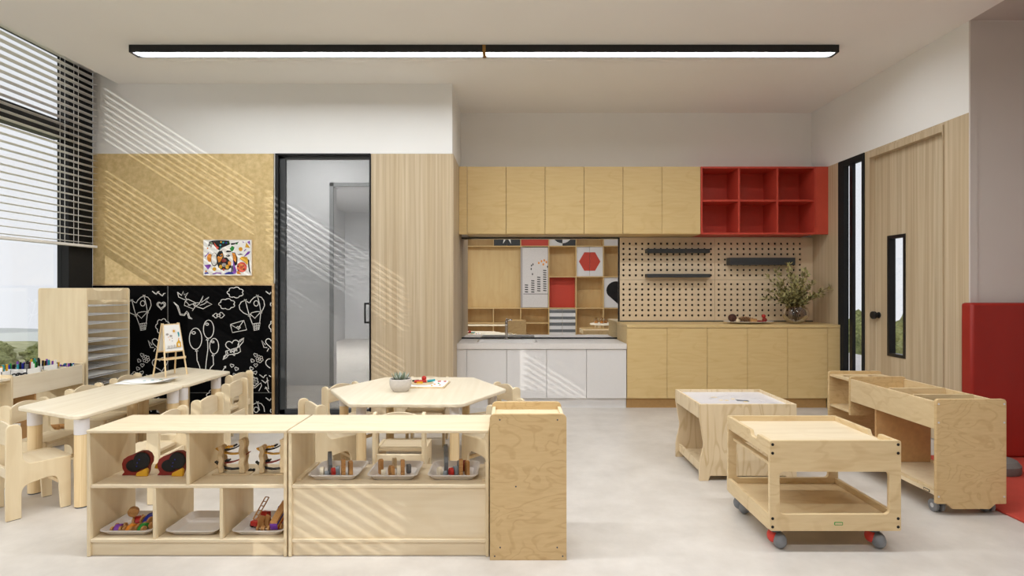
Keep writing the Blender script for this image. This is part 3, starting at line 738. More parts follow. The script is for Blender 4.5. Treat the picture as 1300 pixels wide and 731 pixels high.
# bird pair carrying an envelope, ribbon, clouds, envelope, balloons, love heart
doodle([(A4([(415,68),(425,108),(470,128),(492,125),(478,108),(500,72),(470,92),(462,62),(448,95),(415,68)]), False),
        (A4([(478,140),(500,125),(565,155),(545,205),(470,175)]), True), (A4([(478,140),(512,172),(565,155)]), False), (A4([(500,172),(515,176),(525,168)]), False), (A4([(565,155),(592,155)]), False)])
doodle([(A5([(-5,200),(20,165),(45,150),(75,90),(60,140),(118,98),(95,130),(140,152),(100,170),(75,185),(35,172),(5,160)]), False), (A5([(50,160),(80,150),(110,130)]), False), (A5([(20,165),(0,152)]), False)])
doodle([(A4([(385,150),(420,178),(432,215),(440,245),(470,248),(490,222),(505,240),(512,268),(535,285)]), False), (A4([(392,160),(412,182),(424,220),(436,252),(470,258),(488,235),(498,250),(506,278),(535,285)]), False)])
doodle([(cloudp(245+312/5.8, 360+65/5.8, 10.5, 7), True)]); doodle([(cloudp(245+250/5.8, 360+150/5.8, 10.5, 7), True)])
doodle([(heartp(245+165/5.8, 360+235/5.8, 3, 1.57), True), (heartp(245+212/5.8, 360+232/5.8, 3.6, -1.57), True), (ell(245+188/5.8, 360+233/5.8, 1.6, 1.6, 8), False), (A5([(142,240),(150,228)]), False)])
doodle([(A5([(275,300),(375,270),(395,340),(290,360)]), True), (A5([(275,300),(330,332),(375,270)]), False), (heartp(245+335/5.8, 360+325/5.8, 2.2), True)])
for cx, cy, rx, ry, tx, ty in ((19, 405, 46, 78, 68, 690), (115, 335, 38, 67, 88, 690), (156, 460, 33, 57, 108, 690)):
    bx_, by_ = cx+ (8 if cx < 50 else -8), cy+ry
    doodle([(A5(ell(cx, cy, rx, ry, 30)), False), (A5([(bx_-10, by_+14), (bx_, by_), (bx_+11, by_+12), (bx_-10, by_+14)]), False), (A5([(bx_, by_+12), (bx_+3, by_+80), (bx_+(tx-bx_)*.5, by_+(ty-by_)*.6), (tx, ty)]), False), (A5(ell(cx-rx*.3, cy-ry*.55, rx*.3, ry*.12, 8)), False)])
def letters(ch, x, y, h):
    w_ = h*.6
    T = {'L': [[(0,0),(0,1),(.8,1)]], 'O': [[(.5+.45*math.cos(a), .5+.5*math.sin(a)) for a in [k*PI/6 for k in range(13)]]], 'V': [[(0,0),(.45,1),(.9,0)]], 'E': [[(.8,0),(0,0),(0,1),(.8,1)], [(0,.5),(.65,.5)]]}[ch]
    return [([(x+u*w_, y+v*h-u*w_*.28) for u, v in st], False) for st in T]
s = [(heartp(245+292/5.8, 360+457/5.8, 8.6, -.2), True), (A5([(240,497),(345,465),(350,500),(330,512),(245,527)]), True), (A5([(330,452),(345,415),(375,398),(368,430),(340,462)]), True), (A5([(345,430),(375,398)]), False), (A5([(245,520),(228,535),(220,560),(245,545),(262,526)]), True), (A5([(220,560),(240,530)]), False), (A5([(290,520),(305,530),(312,515)]), False)]
for k, ch in enumerate('LOVE'): s += letters(ch, 245+(252+k*22)/5.8, 360+(494-k*6)/5.8, 3.4)
doodle(s)
doodle([(cloudp(245+180/5.8, 360+820/5.8, 14, 8), True)]); doodle([(A5([(395,740),(420,770),(460,765),(480,745),(500,730),(505,750),(485,790)]), False), (A5([(535,765),(560,800)]), False), (A5([(530,775),(535,760),(548,770)]), False)])
s = [([(345-6+a, 486+b), (345-6+c, 486+e)], False) for a, b, c, e in ((-5,-8,6,4),(6,-9,-3,6),(-7,0,7,-2),(0,-7,2,8))]; doodle(s)

# pop-art dog picture
ax0, ax1, az0, az1 = PX(259.5, YF), PX(320.5, YF), PZ(349.5, YF), PZ(304.5, YF)
t = thing('dog_picture', 'small colourful picture of a dog in a hat on the pressed board panel', 'picture', (0, 0, 0))
G().box(ax0, ax1, YF-.016, YF-.001, az0, az1).obj('canvas', PAPER, t, bev=.001)
g = G(); g.prism([(ax0-.004, az0-.004), (ax1+.004, az0-.004), (ax1+.004, az1+.004), (ax0-.004, az1+.004)], 'y', YF-.018, YF-.0005, holes=[[(ax0, az0), (ax1, az0), (ax1, az1), (ax0, az1)]])
g.obj('picture_frame', TOYPALE, t, smooth=0)
def art(pts, mat, lvl):
    s = [(ax0 + (x-98)/702*(ax1-ax0), az1 - (y-105)/513*(az1-az0)) for x, y in pts]
    a = YF-.0163 - .0003*lvl
    G().prism(s, 'y', a-.0002, a).obj('painted_shape', mat, t, smooth=0)
SK = col('art_white', (236, 232, 226)); AGR = col('art_grey', (168, 160, 156)); APK = col('art_coral', (214, 88, 70))
art(ngon(190, 365, 40, 14, 60), TORG, 1); art(ngon(258, 390, 52, 16, 100), TBLK, 1); art(ngon(255, 385, 42, 16, 90), SK, 2)
art([(165,200),(185,130),(240,115),(330,112),(470,118),(485,170),(430,195),(370,220),(330,260),(290,230),(240,170)], TBLK, 1)
art([(250,140),(300,200),(325,215),(300,250),(262,190)], APK, 2); art([(185,170),(205,135),(235,150),(210,230)], AGR, 2)
art(ngon(345, 185, 14, 8), TEAL, 2); art(ngon(388, 145, 14, 8), TEAL, 2); art(ngon(345, 228, 11, 8), TEAL, 2); art(ngon(355, 137, 12, 8), TYEL, 2); art(ngon(430, 150, 13, 8), TBLU, 2); art(ngon(456, 150, 9, 8), TGRN, 2); art(ngon(208, 155, 10, 8), TGRN, 3)
art(ngon(405, 385, 128, 26, 175), SK, 1)
art([(285,330),(310,290),(380,280),(395,360),(350,450),(365,520),(320,510),(295,440)], TBLK, 2); art([(300,360),(330,320),(375,300),(380,350),(345,420),(320,430)], TORG, 3)
art([(440,360),(500,430),(505,500),(460,535),(350,535),(320,490),(350,430),(400,360)], TBLK, 3); art(ngon(350, 495, 24, 12, 30), TYEL, 4); art(ngon(445, 495, 26, 12, 32), TYEL, 4); art(ngon(480, 445, 24, 12, 34), TORG, 4)
art(ngon(398, 405, 36, 14, 26), TDRD, 5); art([(370,450),(400,440),(430,450),(425,485),(398,500),(372,485)], AGR, 5); art([(385,470),(400,478),(414,470),(400,495)], TBLK, 6); art(ngon(393, 535, 16, 10, 16), APK, 6)
art([(305,295),(330,265),(375,262),(370,285),(330,290)], TBLK, 4); art([(425,272),(450,258),(500,265),(505,282),(440,284)], TBLK, 4); art(ngon(345, 335, 28, 12, 16), TBLK, 5); art(ngon(458, 335, 28, 12, 16), TBLK, 5); art(ngon(352, 333, 9, 8), AGR, 6); art(ngon(452, 333, 9, 8), AGR, 6)
art([(510,285),(560,290),(595,370),(590,460),(560,480),(530,420),(525,340)], TBLK, 2); art([(515,295),(555,300),(582,370),(570,430),(540,400)], TORG, 3)
art([(535,400),(555,470),(580,550),(570,595),(500,595),(525,520)], TPUR, 3); art([(510,480),(535,470),(535,560),(495,580)], col('art_dark', (90, 90, 96)), 4); art([(400,590),(470,565),(520,575),(540,600),(420,605)], TBLU, 4)
art([(480,235),(515,190),(552,215),(540,250),(512,278)], TGRN, 3); art(ngon(640, 240, 30, 14), TYEL, 2); art(ngon(640, 240, 14, 10), TORG, 3)
art([(705,215),(722,145),(778,222)], TYEL, 2); art([(620,375),(660,345),(735,355),(750,400),(740,470),(700,430)], TYEL, 2); art(ngon(657, 500, 74, 20), APK, 3); art(ngon(650, 495, 40, 14), TORG, 4); art(ngon(652, 500, 24, 12), APK, 5)
for x, y in ((603, 487), (680, 482), (690, 530), (608, 545)): art(ngon(x, y, 10, 8), TBLK, 5)
art([(675,360),(745,275),(785,272),(760,310)], TPUR, 2); art([(590,320),(640,305),(680,318),(610,325)], TBLK, 2); art([(745,380),(765,400),(770,500),(785,590),(760,560),(750,470)], TBLK, 2)
art([(580,560),(610,555),(650,600),(590,600)], TORG, 3); art([(110,470),(200,460),(210,480),(165,535)], TPUR, 2); art(ngon(258, 527, 28, 12), TYEL, 2); art([(120,340),(180,280),(175,300),(120,360)], TPUR, 2); art([(685,265),(715,235),(722,245),(695,275)], TPUR, 2); art([(735,135),(775,118),(778,180)], TPUR, 2); art([(110,580),(160,570),(180,595),(120,600)], TBLU, 2); art([(225,595),(280,575),(360,580),(360,600),(300,590),(240,605)], TPUR, 2); art(ngon(135, 560, 14, 8), TORG, 2); art(ngon(158, 228, 12, 8), TORG, 2); art([(500,155),(560,150),(620,130),(600,150),(540,175),(500,180)], TBLK, 3); art(ngon(585, 160, 12, 8), TGRN, 4); art([(665,125),(690,140),(680,150)], TPUR, 2)

# ================================================================== LOW SHELVES
SY, SD, SZ = 2.46, .30, .552
def shelf_unit(x0, x1, label, kind):
    t = thing('low_shelf_unit', label, 'shelf', (x0, SY, 0)); W = x1-x0; th = .014
    G().box(0, W, -.004, SD, SZ-.013, SZ).obj('top_board', BIRCHX, t, bev=.003)
    for a in (0, W-th): G().box(a, a+th, 0, SD, .001, SZ-.0135).obj('side_panel', BIRCH, t, bev=.002)
    G().box(th, W-th, .004, SD, .298, .312).obj('shelf_board', BIRCHX, t, bev=.002)
    G().box(th, W-th, .002, SD, .062, .0755).obj('bottom_board', BIRCHX, t, bev=.002)
    G().box(th, W-th, .012, .026, .002, .0615).obj('plinth', BIRCHX, t)
    G().box(th, W-th, SD-.02, SD-.006, .002, .0615).obj('plinth', BIRCHX, t)
    if kind == 1:
        c = PX(237.6, SY)-x0; G().box(c-th/2, c+th/2, .004, SD, .3125, SZ-.0135).obj('divider', BIRCH, t, bev=.002)
        for px in (195, 280):
            c = PX(px, SY)-x0; G().box(c-th/2, c+th/2, .004, SD, .076, .2975).obj('divider', BIRCH, t, bev=.002)
    else:
        G().box(th, W-th, .012, .026, .076, .2975).obj('front_panel', BIRCHX, t)
        for a in (th, W-th-.02): G().box(a, a+.02, .06, SD, .3125, .322).obj('cleat', BIRCHX, t)
U1, U2 = (PX(110, SY), PX(364, SY)), (PX(366, SY), PX(620.5, SY))
shelf_unit(*U1, 'low birch shelf with five open compartments, left of the two in the foreground', 1)
shelf_unit(*U2, 'low birch shelf with closed lower panel, beside the tall bin cabinet in the foreground', 2)
# bin cabinet (tower)
TY = 2.43; tx0, tx1 = PX(621.8, TY), PX(719.3, TY); TW = tx1-tx0; TD = .275; TZ = .629
t = thing('bin_cabinet', 'upright figured plywood cabinet with tray top at the right end of the low shelves', 'cabinet', (tx0, TY, 0))
fp = rrect(0, TW, .0, TZ, .022, 6, (0, 0, 1, 1))
G().prism(fp, 'y', 0, .015).obj('front_panel', PLYFIG, t, bev=.002)
G().prism(fp, 'y', TD-.015, TD).obj('back_panel', PLYFIG, t, bev=.002)
for a in (.004, TW-.018): G().box(a, a+.014, .015, TD-.015, .01, TZ-.022).obj('side_panel', BIRCH, t)
G().box(.018, TW-.018, .0155, TD-.0155, TZ-.05, TZ-.036).obj('tray_board', BIRCH, t)
G().prism(rrect(.02, .075, .012, .06, .02), 'z', TZ-.0355, TZ-.034).obj('grip_slot', TBLK, t)
for a, b in ((77.5, 103.7), (309, 104), (142, 371.5), (79, 616), (308, 616), (57, 651), (330, 651)):
    c = PX(610+a/3.163, TY)-tx0; z = PZ(500+b/3.163, TY)
    G().cyl((c, -.0012, z), (c, .002, z), .0035, 10).obj('screw', DGREYP, t)

# trays
def make_tray(W=.235, D=.235):
    t = thing('tray', '', 'tray', (0, 0, 0), 0, 'grey plastic trays on the low shelves')
    g = G(); ins = .026; hh = .026
    def loop(i, z, r): return [(x, y, z) for x, y in rrect(-W/2+i, W/2-i, -D/2+i, D/2-i, r, 4)]
    loops = [loop(ins, 0, .025), loop(.004, hh-.003, .03), loop(0, hh-.002, .03), loop(0, hh, .03), loop(.007, hh+.001, .03), loop(ins+.003, .004, .025)]
    for l in loops: g.v += l
    n = len(loops[0])
    for i in range(len(loops)-1):
        for k in range(n): g.f.append((i*n+k, i*n+(k+1) % n, (i+1)*n+(k+1) % n, (i+1)*n+k))
    g.f.append(tuple(range(n))); g.f.append(tuple((len(loops)-1)*n+k for k in range(n)))
    g.obj('tray_shell', TRAYM, t); return t
tr = make_tray()
TP = [(-1.707, 2.60, .076, 'pale grey tray of toy cars in the lower left compartment'), (-1.416, 2.60, .076, 'empty pale grey tray in the lower middle compartment'), (-1.123, 2.60, .076, 'pale grey tray with fire engine and plane in the lower right compartment'),
      (-.798, 2.615, .3125, 'pale grey tray of toy animals on the shelf, leftmost above the closed panel'), (-.535, 2.615, .3125, 'pale grey tray of mostly brown wooden figures, middle above the closed panel'), (-.265, 2.615, .3125, 'pale grey tray of toy animals beside the bin cabinet')]
for i, (x, y, z, lab) in enumerate(TP):
    if i == 0: tr.location = (x, y, z); tr['label'] = lab
    else: dup(tr, (x, y, z), 0, lab)
for o in [o for o in C.objects if o.name.startswith('tray') and o.type == 'EMPTY'][3:]: o.scale = (.96, .94, 1)

# --- toys on the upper left shelf: ladybird shaped puzzles
def beetle(px, lab):
    d = 2.60; t = thing('beetle_toy', lab, 'toy', (PX(px, d), d, .3125), 0, None); k = d/F/5.91
    def q(pts): return [((x-38)*k, (370-y)*k) for x, y in pts]
    body = [(38,370),(58,345),(45,320),(40,285),(52,250),(85,228),(110,220),(140,205),(175,190),(215,190),(245,208),(260,240),(258,275),(240,305),(235,340),(225,370)]
    G().prism(q(body), 'y', -.012, .012).obj('body', TDRD, t, bev=.002)
    G().prism(q(ngon(135, 295, 58, 18, 45)), 'y', -.019, -.012).obj('shell_spot', TBLK, t, bev=.002)
    G().prism(q(ngon(198, 255, 60, 20, 62)), 'y', -.024, -.0125).obj('shell', TBLK, t, bev=.003)
    for x, y in ((170, 270), (165, 295), (185, 245)): G().prism(q(ngon(x, y, 4.5, 8)), 'y', -.0255, -.0235).obj('spot', TBLU, t)
    G().prism(q([(158,370),(165,345),(195,330),(235,310),(247,325),(243,370)]), 'y', -.026, -.012).obj('foot', TYEL, t, bev=.002)
    G().prism(q([(240,340),(248,310),(270,292),(297,285),(295,335),(262,342)]), 'y', .03, .045).obj('head', TYEL, t, bev=.002)
beetle(156.4, 'red and black beetle-shaped wooden toy, left of the pair on the upper shelf')
beetle(201.2, 'red and black beetle-shaped wooden toy beside the upper divider')
def marble_run(px, lab):
    d = 2.62; k = d/F/5.91; t = thing('marble_run', lab, 'toy', (PX(px, d), d, .3125))
    def q(x, y): return ((x-725)*k, (362-y)*k)
    G().box(0, 280*k, -.03, .03, 0, .005).obj('base', TOYPALE, t, bev=.002)
    def post(xa, xb, yt):
        n = 14; L = []; R = []
        for i in range(n+1):
            y = 350+(yt-350)*i/n; wv = 4.5*math.sin(i*1.2)
            L.append(q(xa+wv, y)); R.append(q(xb+wv, y))
        return L + [q((xa+xb)/2, yt-8)] + R[::-1]
    for a, b, yt in ((768, 800, 158), (922, 962, 105)): G().prism(post(a, b, yt), 'y', -.022, -.006).obj('post', TOYPALE, t, bev=.0015); G().prism(post(a, b, yt), 'y', .014, .024).obj('post', TOYPALE, t, bev=.0015)
    def track(pts, mat):
        P3 = [q(*p) for p in pts]; th = .003
        g = G(); g.prism(P3 + [(x, z-th*1.6) for x, z in reversed(P3)], 'y', -.006, .014); g.obj('track', mat, t)
    track([(800,182),(830,182),(870,172),(900,158),(922,140)], TBLK); track([(735,172),(768,192),(800,204),(850,214),(890,212),(922,206)], TYEL)
    track([(800,280),(850,276),(890,264),(922,250),(985,200)], TDRD); track([(728,272),(768,306),(800,320),(850,328),(922,322)], TBLK)
    for x, y, m in ((820,165,TYEL),(840,163,TYEL),(862,158,TYEL),(880,152,TBLK),(815,265,TBLK),(832,264,TBLK)):
        a, b = q(x, y); G().cyl((a, -.012, b), (a, .012, b), .0045, 12).obj('bead', m, t)
marble_run(272.7, 'wooden marble run with curved tracks, right of the upper divider')
marble_run(324.3, 'wooden marble run with curved tracks at the right end of the upper shelf')
for x, lab in ((317.5, 'left'), (321.5, 'right')):
    o = G().cyl((0, -.006, .007), (0, .006, .007), .007, 12).obj('bead', TBLK); o.location = (PX(x, 2.64), 2.64, .3128); tag(o, 'small black bead on the shelf between the marble runs, %s one' % lab, 'bead')

# --- toy cars
def car(x, y, z, rz, mat, lab, s=1.0, lift=0):
    t = thing('toy_car', lab, 'toy car', (x, y, z+lift), rz); w_ = .0115*s
    n = 10; pr = [(-.030*s, .008*s)] + [(-.030*s + .06*s*k/n, .010*s+.022*s*math.sin(PI*k/n)**.7) for k in range(n+1)] + [(.030*s, .008*s)]
    G().prism(pr, 'x', -w_, w_).xf(Matrix.Identity(4)).obj('body', mat, t, bev=.002)
    for sx in (-1, 1):
        for sy in (-.0195, .0195):
            g = G().cyl((sx*(w_+.001), sy*s, .0145*s), (sx*(w_+.011), sy*s, .0145*s), .0145*s, 16); g.obj('wheel', TOYWOOD, t, bev=.0015)
Z0 = .0803
car(-1.762, 2.535, Z0, .15, TPUR, 'purple toy car with wooden wheels at the front of the tray')
car(-1.702, 2.535, Z0, -.2, TORG, 'orange toy car with wooden wheels at the front of the tray')
car(-1.654, 2.545, Z0, -.25, TGRN, 'green toy car with wooden wheels at the front of the tray')
car(-1.735, 2.625, Z0, .5, TRED, 'red toy car with wooden wheels behind the orange one')
car(-1.672, 2.63, Z0, -.3, TBLU, 'tall blue toy car behind the green one', 1.35)
o = G().cyl((0, -.012, .0), (0, .012, 0), .022, 20).obj('wooden_disc', TOYWOOD, bev=.003); o.location = (-1.74, 2.60, Z0+.062); o.rotation_euler = (.2, 0, .3); tag(o, 'round wooden disc lying on the red toy car', 'disc')
# fire engine, plane, blue figure
t = thing('fire_engine', 'red wooden fire engine with raised ladder in the lower right tray', 'toy', (-1.155, 2.60, Z0), -.35)
G().prism([(-.045, .012), (.045, .012), (.045, .05), (.02, .055), (.012, .035), (-.045, .032)], 'y', -.018, .018).xf(Matrix.Rotation(PI/2, 4, 'Z')).obj('body', TRED, t, bev=.002)
g = G()
for s in (-.010, .010): g.tube([(s, -.035, .04), (s, .04, .115)], .0028, 6)
for k in range(6): u = k/5; g.tube([(-.010, -.035+.075*u, .04+.075*u), (.010, -.035+.075*u, .04+.075*u)], .002, 6)
g.obj('ladder', TOYWOOD, t)
for sx in (-.022, .022):
    for sy in (-.028, .028): G().cyl((sx-.004, sy, .012), (sx+.004, sy, .012), .012, 14).obj('wheel', TBLK, t)
t = thing('toy_train', 'long striped wooden toy train slanting up in the lower right tray', 'toy', (-1.062, 2.60, Z0+.018), .0)
M = Matrix.Rotation(.30, 4, 'X')
G().box(-.016, .016, -.07, .07, .012, .022).xf(M).obj('chassis', TRED, t); G().box(-.016, .016, -.07, .07, .0225, .034).xf(M).obj('stripe', TYEL, t); G().box(-.016, .016, -.07, .07, .0345, .044).xf(M).obj('stripe', TBLU, t); G().box(-.015, .015, -.07, .07, .0445, .056).xf(M).obj('roof', TOYWOOD, t)
G().box(-.016, .016, -.074, -.0705, .016, .044).xf(M).obj('nose', TPUR, t)
for sx in (-.023, .023):
    for sy in (-.05, 0, .05):
        g = G().cyl((sx-.004, sy, .014), (sx+.004, sy, .014), .012, 14).xf(M); g.obj('wheel', TOYWOOD, t)
t = thing('toy_rocking_figure', 'blue wooden toy figure with green dot behind the striped train', 'toy', (-1.085, 2.675, Z0))
G().prism([(-.02, 0), (.024, 0), (.026, .04), (.012, .068), (-.018, .06), (-.026, .03)], 'y', -.009, .009).obj('body', TBLU, t, bev=.002); G().cyl((.01, -.011, .052), (.01, -.009, .052), .007, 10).obj('dot', TGRN, t); G().tube([(.0, 0, .065), (.002, 0, .085)], .0022, 6).obj('peg', TOYWOOD, t)
for x, y, lab in ((-1.128, 2.535, 'left'), (-1.098, 2.53, 'middle')):
    t = thing('wooden_wheel_pair', 'pair of brown wooden wheels on an axle at the front of the tray, %s one' % lab, 'toy', (x, y, Z0))
    for s in (-.010, .010): G().cyl((s-.004, 0, .013), (s+.004, 0, .013), .013, 16).obj('wheel', TOYWOOD, t, bev=.001)
    G().cyl((-.01, 0, .013), (.01, 0, .013), .003, 8).obj('axle', TOYPALE, t)
for x, y, rz in ((-1.14, 2.565, .6), (-1.115, 2.575, -.4)):
    o = G().prism([(-.016, 0), (.016, 0), (.012, .03), (.02, .05), (0, .06), (-.012, .04)], 'y', -.005, .005).obj('wooden_tree', TOYWOOD, bev=.001); o.location = (x, y, Z0); o.rotation_euler = (0, 0, rz)
    tag(o, 'small brown wooden cut-out beside the fire engine, %s' % ('turned to the left' if rz > 0 else 'nearer the train'), 'toy')

# --- standing figures in the upper trays
SH = {'disc': ngon(0, .022, .016, 14, .022), 'long': [(-.016,0),(-.008,0),(-.006,.02),(.006,.02),(.008,0),(.016,0),(.016,.05),(.020,.09),(.014,.105),(.002,.10),(.004,.085),(-.004,.06),(-.016,.045)],
      'arch': [(-.018,0),(-.007,0),(-.007,.014),(.007,.014),(.007,0),(.018,0),(.018,.03),(.010,.045),(-.010,.045),(-.018,.03)],
      'tower': [(-.012,0),(.012,0),(.012,.02),(.009,.022),(.012,.026),(.012,.05),(.008,.053),(.010,.057),(.010,.078),(-.010,.078),(-.010,.057),(-.008,.053),(-.012,.05),(-.012,.026),(-.009,.022),(-.012,.02)],
      'block': [(-.013,0),(.013,0),(.014,.06),(.002,.068),(-.012,.064)], 'slab': rrect(-.015, .015, 0, .055, .012)}
def fig(x, y, shp, mat, lab, s=1.0, rz=None, th=.017):
    t_ = G().prism([(a*s, b*s) for a, b in SH[shp]], 'y', -th/2, th/2).obj('wooden_figure', mat, bev=.0015)
    t_.location = (x, y, .3168); t_.rotation_euler = (0, 0, PI/2 + .42 + .25*math.sin(x*90) if rz is None else rz); tag(t_, lab, 'toy')
for i, (cx, nm) in enumerate(((-.798, 'left tray'), (-.265, 'tray beside the bin cabinet'))):
    f0 = -.06
    fig(cx-.062, 2.56, 'disc', TCRM, 'cream wooden disc at the front left of the ' + nm)
    fig(cx-.038, 2.60, 'long', TGRY, 'tall dark grey wooden animal in the ' + nm, .95 if i == 0 else 1.25)
    fig(cx-.036, 2.545, 'slab', TBGR, 'low blue-grey wooden piece at the front of the ' + nm, .55)
    fig(cx-.010, 2.555, 'disc', TRED, 'red wooden disc standing in the ' + nm, .95)
    fig(cx+.008, 2.565, 'slab', TBGR, 'blue-grey rounded wooden slab in the ' + nm, .85)
    fig(cx+.024, 2.60, 'slab', TGRY, 'dark grey wooden slab behind the blue-grey one in the ' + nm, 1.1)
    fig(cx+.034, 2.56, 'tower', TOYWOOD, 'stacked brown wooden figure in the ' + nm)
    fig(cx+.060, 2.585, 'block', TOYWOOD, 'leaning brown wooden block at the right of the ' + nm, .95)
    if i: fig(cx+.042, 2.64, 'slab', TDRD, 'dark red wooden slab at the back of the ' + nm, .9)
cx = -.535
fig(cx-.068, 2.60, 'block', TOYWOOD, 'brown wooden block at the left of the middle tray', 1.0)
fig(cx-.046, 2.555, 'slab', TCRM, 'cream wooden barrel at the front of the middle tray', .6, th=.02)
fig(cx-.026, 2.60, 'disc', TOYPALE, 'pale wooden disc behind the cream barrel in the middle tray', .7)
fig(cx-.010, 2.56, 'arch', TOYWOOD, 'brown wooden arch in the centre of the middle tray', 1.1, th=.016)
fig(cx-.022, 2.68, 'slab', TOYPALE, 'pale wooden slab at the back of the middle tray', .9)
fig(cx+.020, 2.57, 'arch', TCRM, 'cream wooden arch right of the brown arch in the middle tray', 1.0)
fig(cx+.040, 2.56, 'tower', TOYWOOD, 'stacked brown wooden figure in the middle tray', .98)
fig(cx+.058, 2.61, 'slab', TGRY, 'grey wooden slab at the right of the middle tray', .75)

# ================================================================== CHAIRS
def make_chair():
    t = thing('child_chair', '', 'chair', (0, 0, 0), 0, 'birch children\'s chairs around the tables')
    W2 = .145; th = .019
    side = fillet([(-.14, .002), (-.078, .002), (-.078, .165), (.075, .190), (.085, .002), (.13, .002), (.13, .272), (-.05, .272), (-.073, .30), (-.078, .482), (-.14, .482)],
                  [0, 0, .05, .045, 0, 0, .012, .03, .03, .031, .031], 5)
    for s in (-1, 1):
        a, b = (-W2, -W2+th) if s < 0 else (W2-th, W2)
        G().prism(side, 'x', a, b).obj('side_panel', BIRCH, t, bev=.0025)
        G().box(a+.002, b-.002, -.136, -.082, 0, .003).obj('foot_pad', DGREYP, t); G().box(a+.002, b-.002, .088, .127, 0, .003).obj('foot_pad', DGREYP, t)
    G().box(-W2+th+.0003, W2-th-.0003, -.074, .14, .252, .270).obj('seat', BIRCHX, t, bev=.003)
    # backrest curved in plan with an arched top
    n = 12; g = G(); X2 = W2-th-.0003
    for i in range(n+1):
        u = -1+2*i/n; x = u*X2; yb = -.098 - .020*(1-u*u); zt = .452+.032*(1-u*u); zb = .365
        g.v += [(x, yb-.006, zb), (x, yb-.006, zt), (x, yb+.006, zt), (x, yb+.006, zb)]
    for i in range(n):
        for q in range(4): g.f.append((i*4+q, i*4+(q+1) % 4, i*4+4+(q+1) % 4, i*4+4+q))
    g.f += [(0, 1, 2, 3), (n*4, n*4+1, n*4+2, n*4+3)]
    g.obj('backrest', BIRCHX, t, bev=.002)
    G().box(-W2+th, W2-th, .098, .118, .115, .135).obj('stretcher', LEGWOOD, t, bev=.003)
    G().box(-W2+th, W2-th, -.125, -.110, .20, .25).obj('back_rail', BIRCHX, t, bev=.003)
    return t
chair = make_chair(); first = [True]
def put_chair(bx, by, ang, lab):
    """bx, by = middle of the back; ang = direction the chair faces"""
    f = Vector((math.cos(ang), math.sin(ang))); loc = (bx + f.x*.109, by + f.y*.109, 0); rz = ang - PI/2
    if first[0]: chair.location = loc; chair.rotation_euler = (0, 0, rz); chair['label'] = lab; first[0] = False
    else: dup(chair, loc, rz, lab)
put_chair(-2.625, 2.925, math.atan2(.83, .56), 'birch child chair turned at the near left corner of the long table')
put_chair(-2.96, 3.44, 0, 'birch child chair on the window side of the long table, nearest the camera')
put_chair(-3.01, 3.985, 0, 'birch child chair on the window side of the long table, second from the camera')
put_chair(-3.04, 4.455, 0, 'birch child chair on the window side of the long table, third from the camera')
put_chair(-1.935, 3.19, PI, 'birch child chair on the room side of the long table, nearest the camera')
put_chair(-1.935, 3.605, PI, 'birch child chair on the room side of the long table, second from the camera')
put_chair(-2.06, 4.21, PI, 'birch child chair on the room side of the long table, third from the camera')
put_chair(-2.215, 4.60, PI-.12, 'birch child chair on the room side of the long table, farthest from the camera')
put_chair(-1.215, 3.43, math.atan2(.65, .76), 'birch child chair at the near left side of the hexagonal table')
put_chair(-1.23, 4.06, math.atan2(-.53, .85), 'birch child chair at the far left side of the hexagonal table')
put_chair(-.624, 3.14, PI/2, 'birch child chair at the near side of the hexagonal table, back to the camera')
put_chair(-.64, 4.40, -PI/2, 'birch child chair at the far side of the hexagonal table facing the camera')
put_chair(-.04, 4.04, math.atan2(-.5, -.86), 'birch child chair at the far right side of the hexagonal table')
put_chair(-.035, 3.43, math.atan2(.65, -.76), 'birch child chair behind the bin cabinet at the hexagonal table')

# ================================================================== TABLES
def table(name, lab, outline, legs, z=.50, r=.031):
    cx = sum(p[0] for p in outline)/len(outline); cy = sum(p[1] for p in outline)/len(outline)
    t = thing(name, lab, 'table', (cx, cy, 0))
    G().prism(fillet([(p[0]-cx, p[1]-cy) for p in outline], .05, 6), 'z', z-.024, z).obj('tabletop', BIRCHY, t, bev=.006)
    for lx, ly in legs:
        x, y = lx-cx, ly-cy
        l = G().cyl((x, y, .006), (x, y, z-.11), r, 24).obj('leg', LEGWOOD, t, bev=.002)
        G().cyl((x, y, z-.11), (x, y, z-.0245), r+.001, 24).obj('ferrule', FERR, l, bev=.001)
        G().cyl((x, y, 0), (x, y, .006), r-.003, 24).obj('foot_pad', DGREYP, l)
    return t
TL, TR_ = -2.80, -2.26
for i, (a, b, lab) in enumerate(((2.945, 3.895, 'long birch child table, near half with the papers'), (3.897, 4.55, 'long birch child table, far half with the easel'))):
    out = [(TL, a+.25), (TR_, a), (TR_, b), (TL, b+.25)]
    table('long_table', lab, out, [(TL+.075, a+.285), (TR_-.045, a+(.085 if i == 0 else .06)), (TR_-.045, b-(.05 if i == 0 else .145)), (TL+.075, b+.165)], r=.034)
hexo = [(-1.21, 3.755), (-.946, 3.275), (-.288, 3.275), (-.035, 3.755), (-.29, 4.255), (-.95, 4.255)]
table('hexagonal_table', 'hexagonal birch child table with the succulent behind the low shelves', hexo, [(-1.115, 3.755), (-.895, 3.36), (-.342, 3.36), (-.130, 3.755), (-.34, 4.17), (-.9, 4.17)], r=.029)

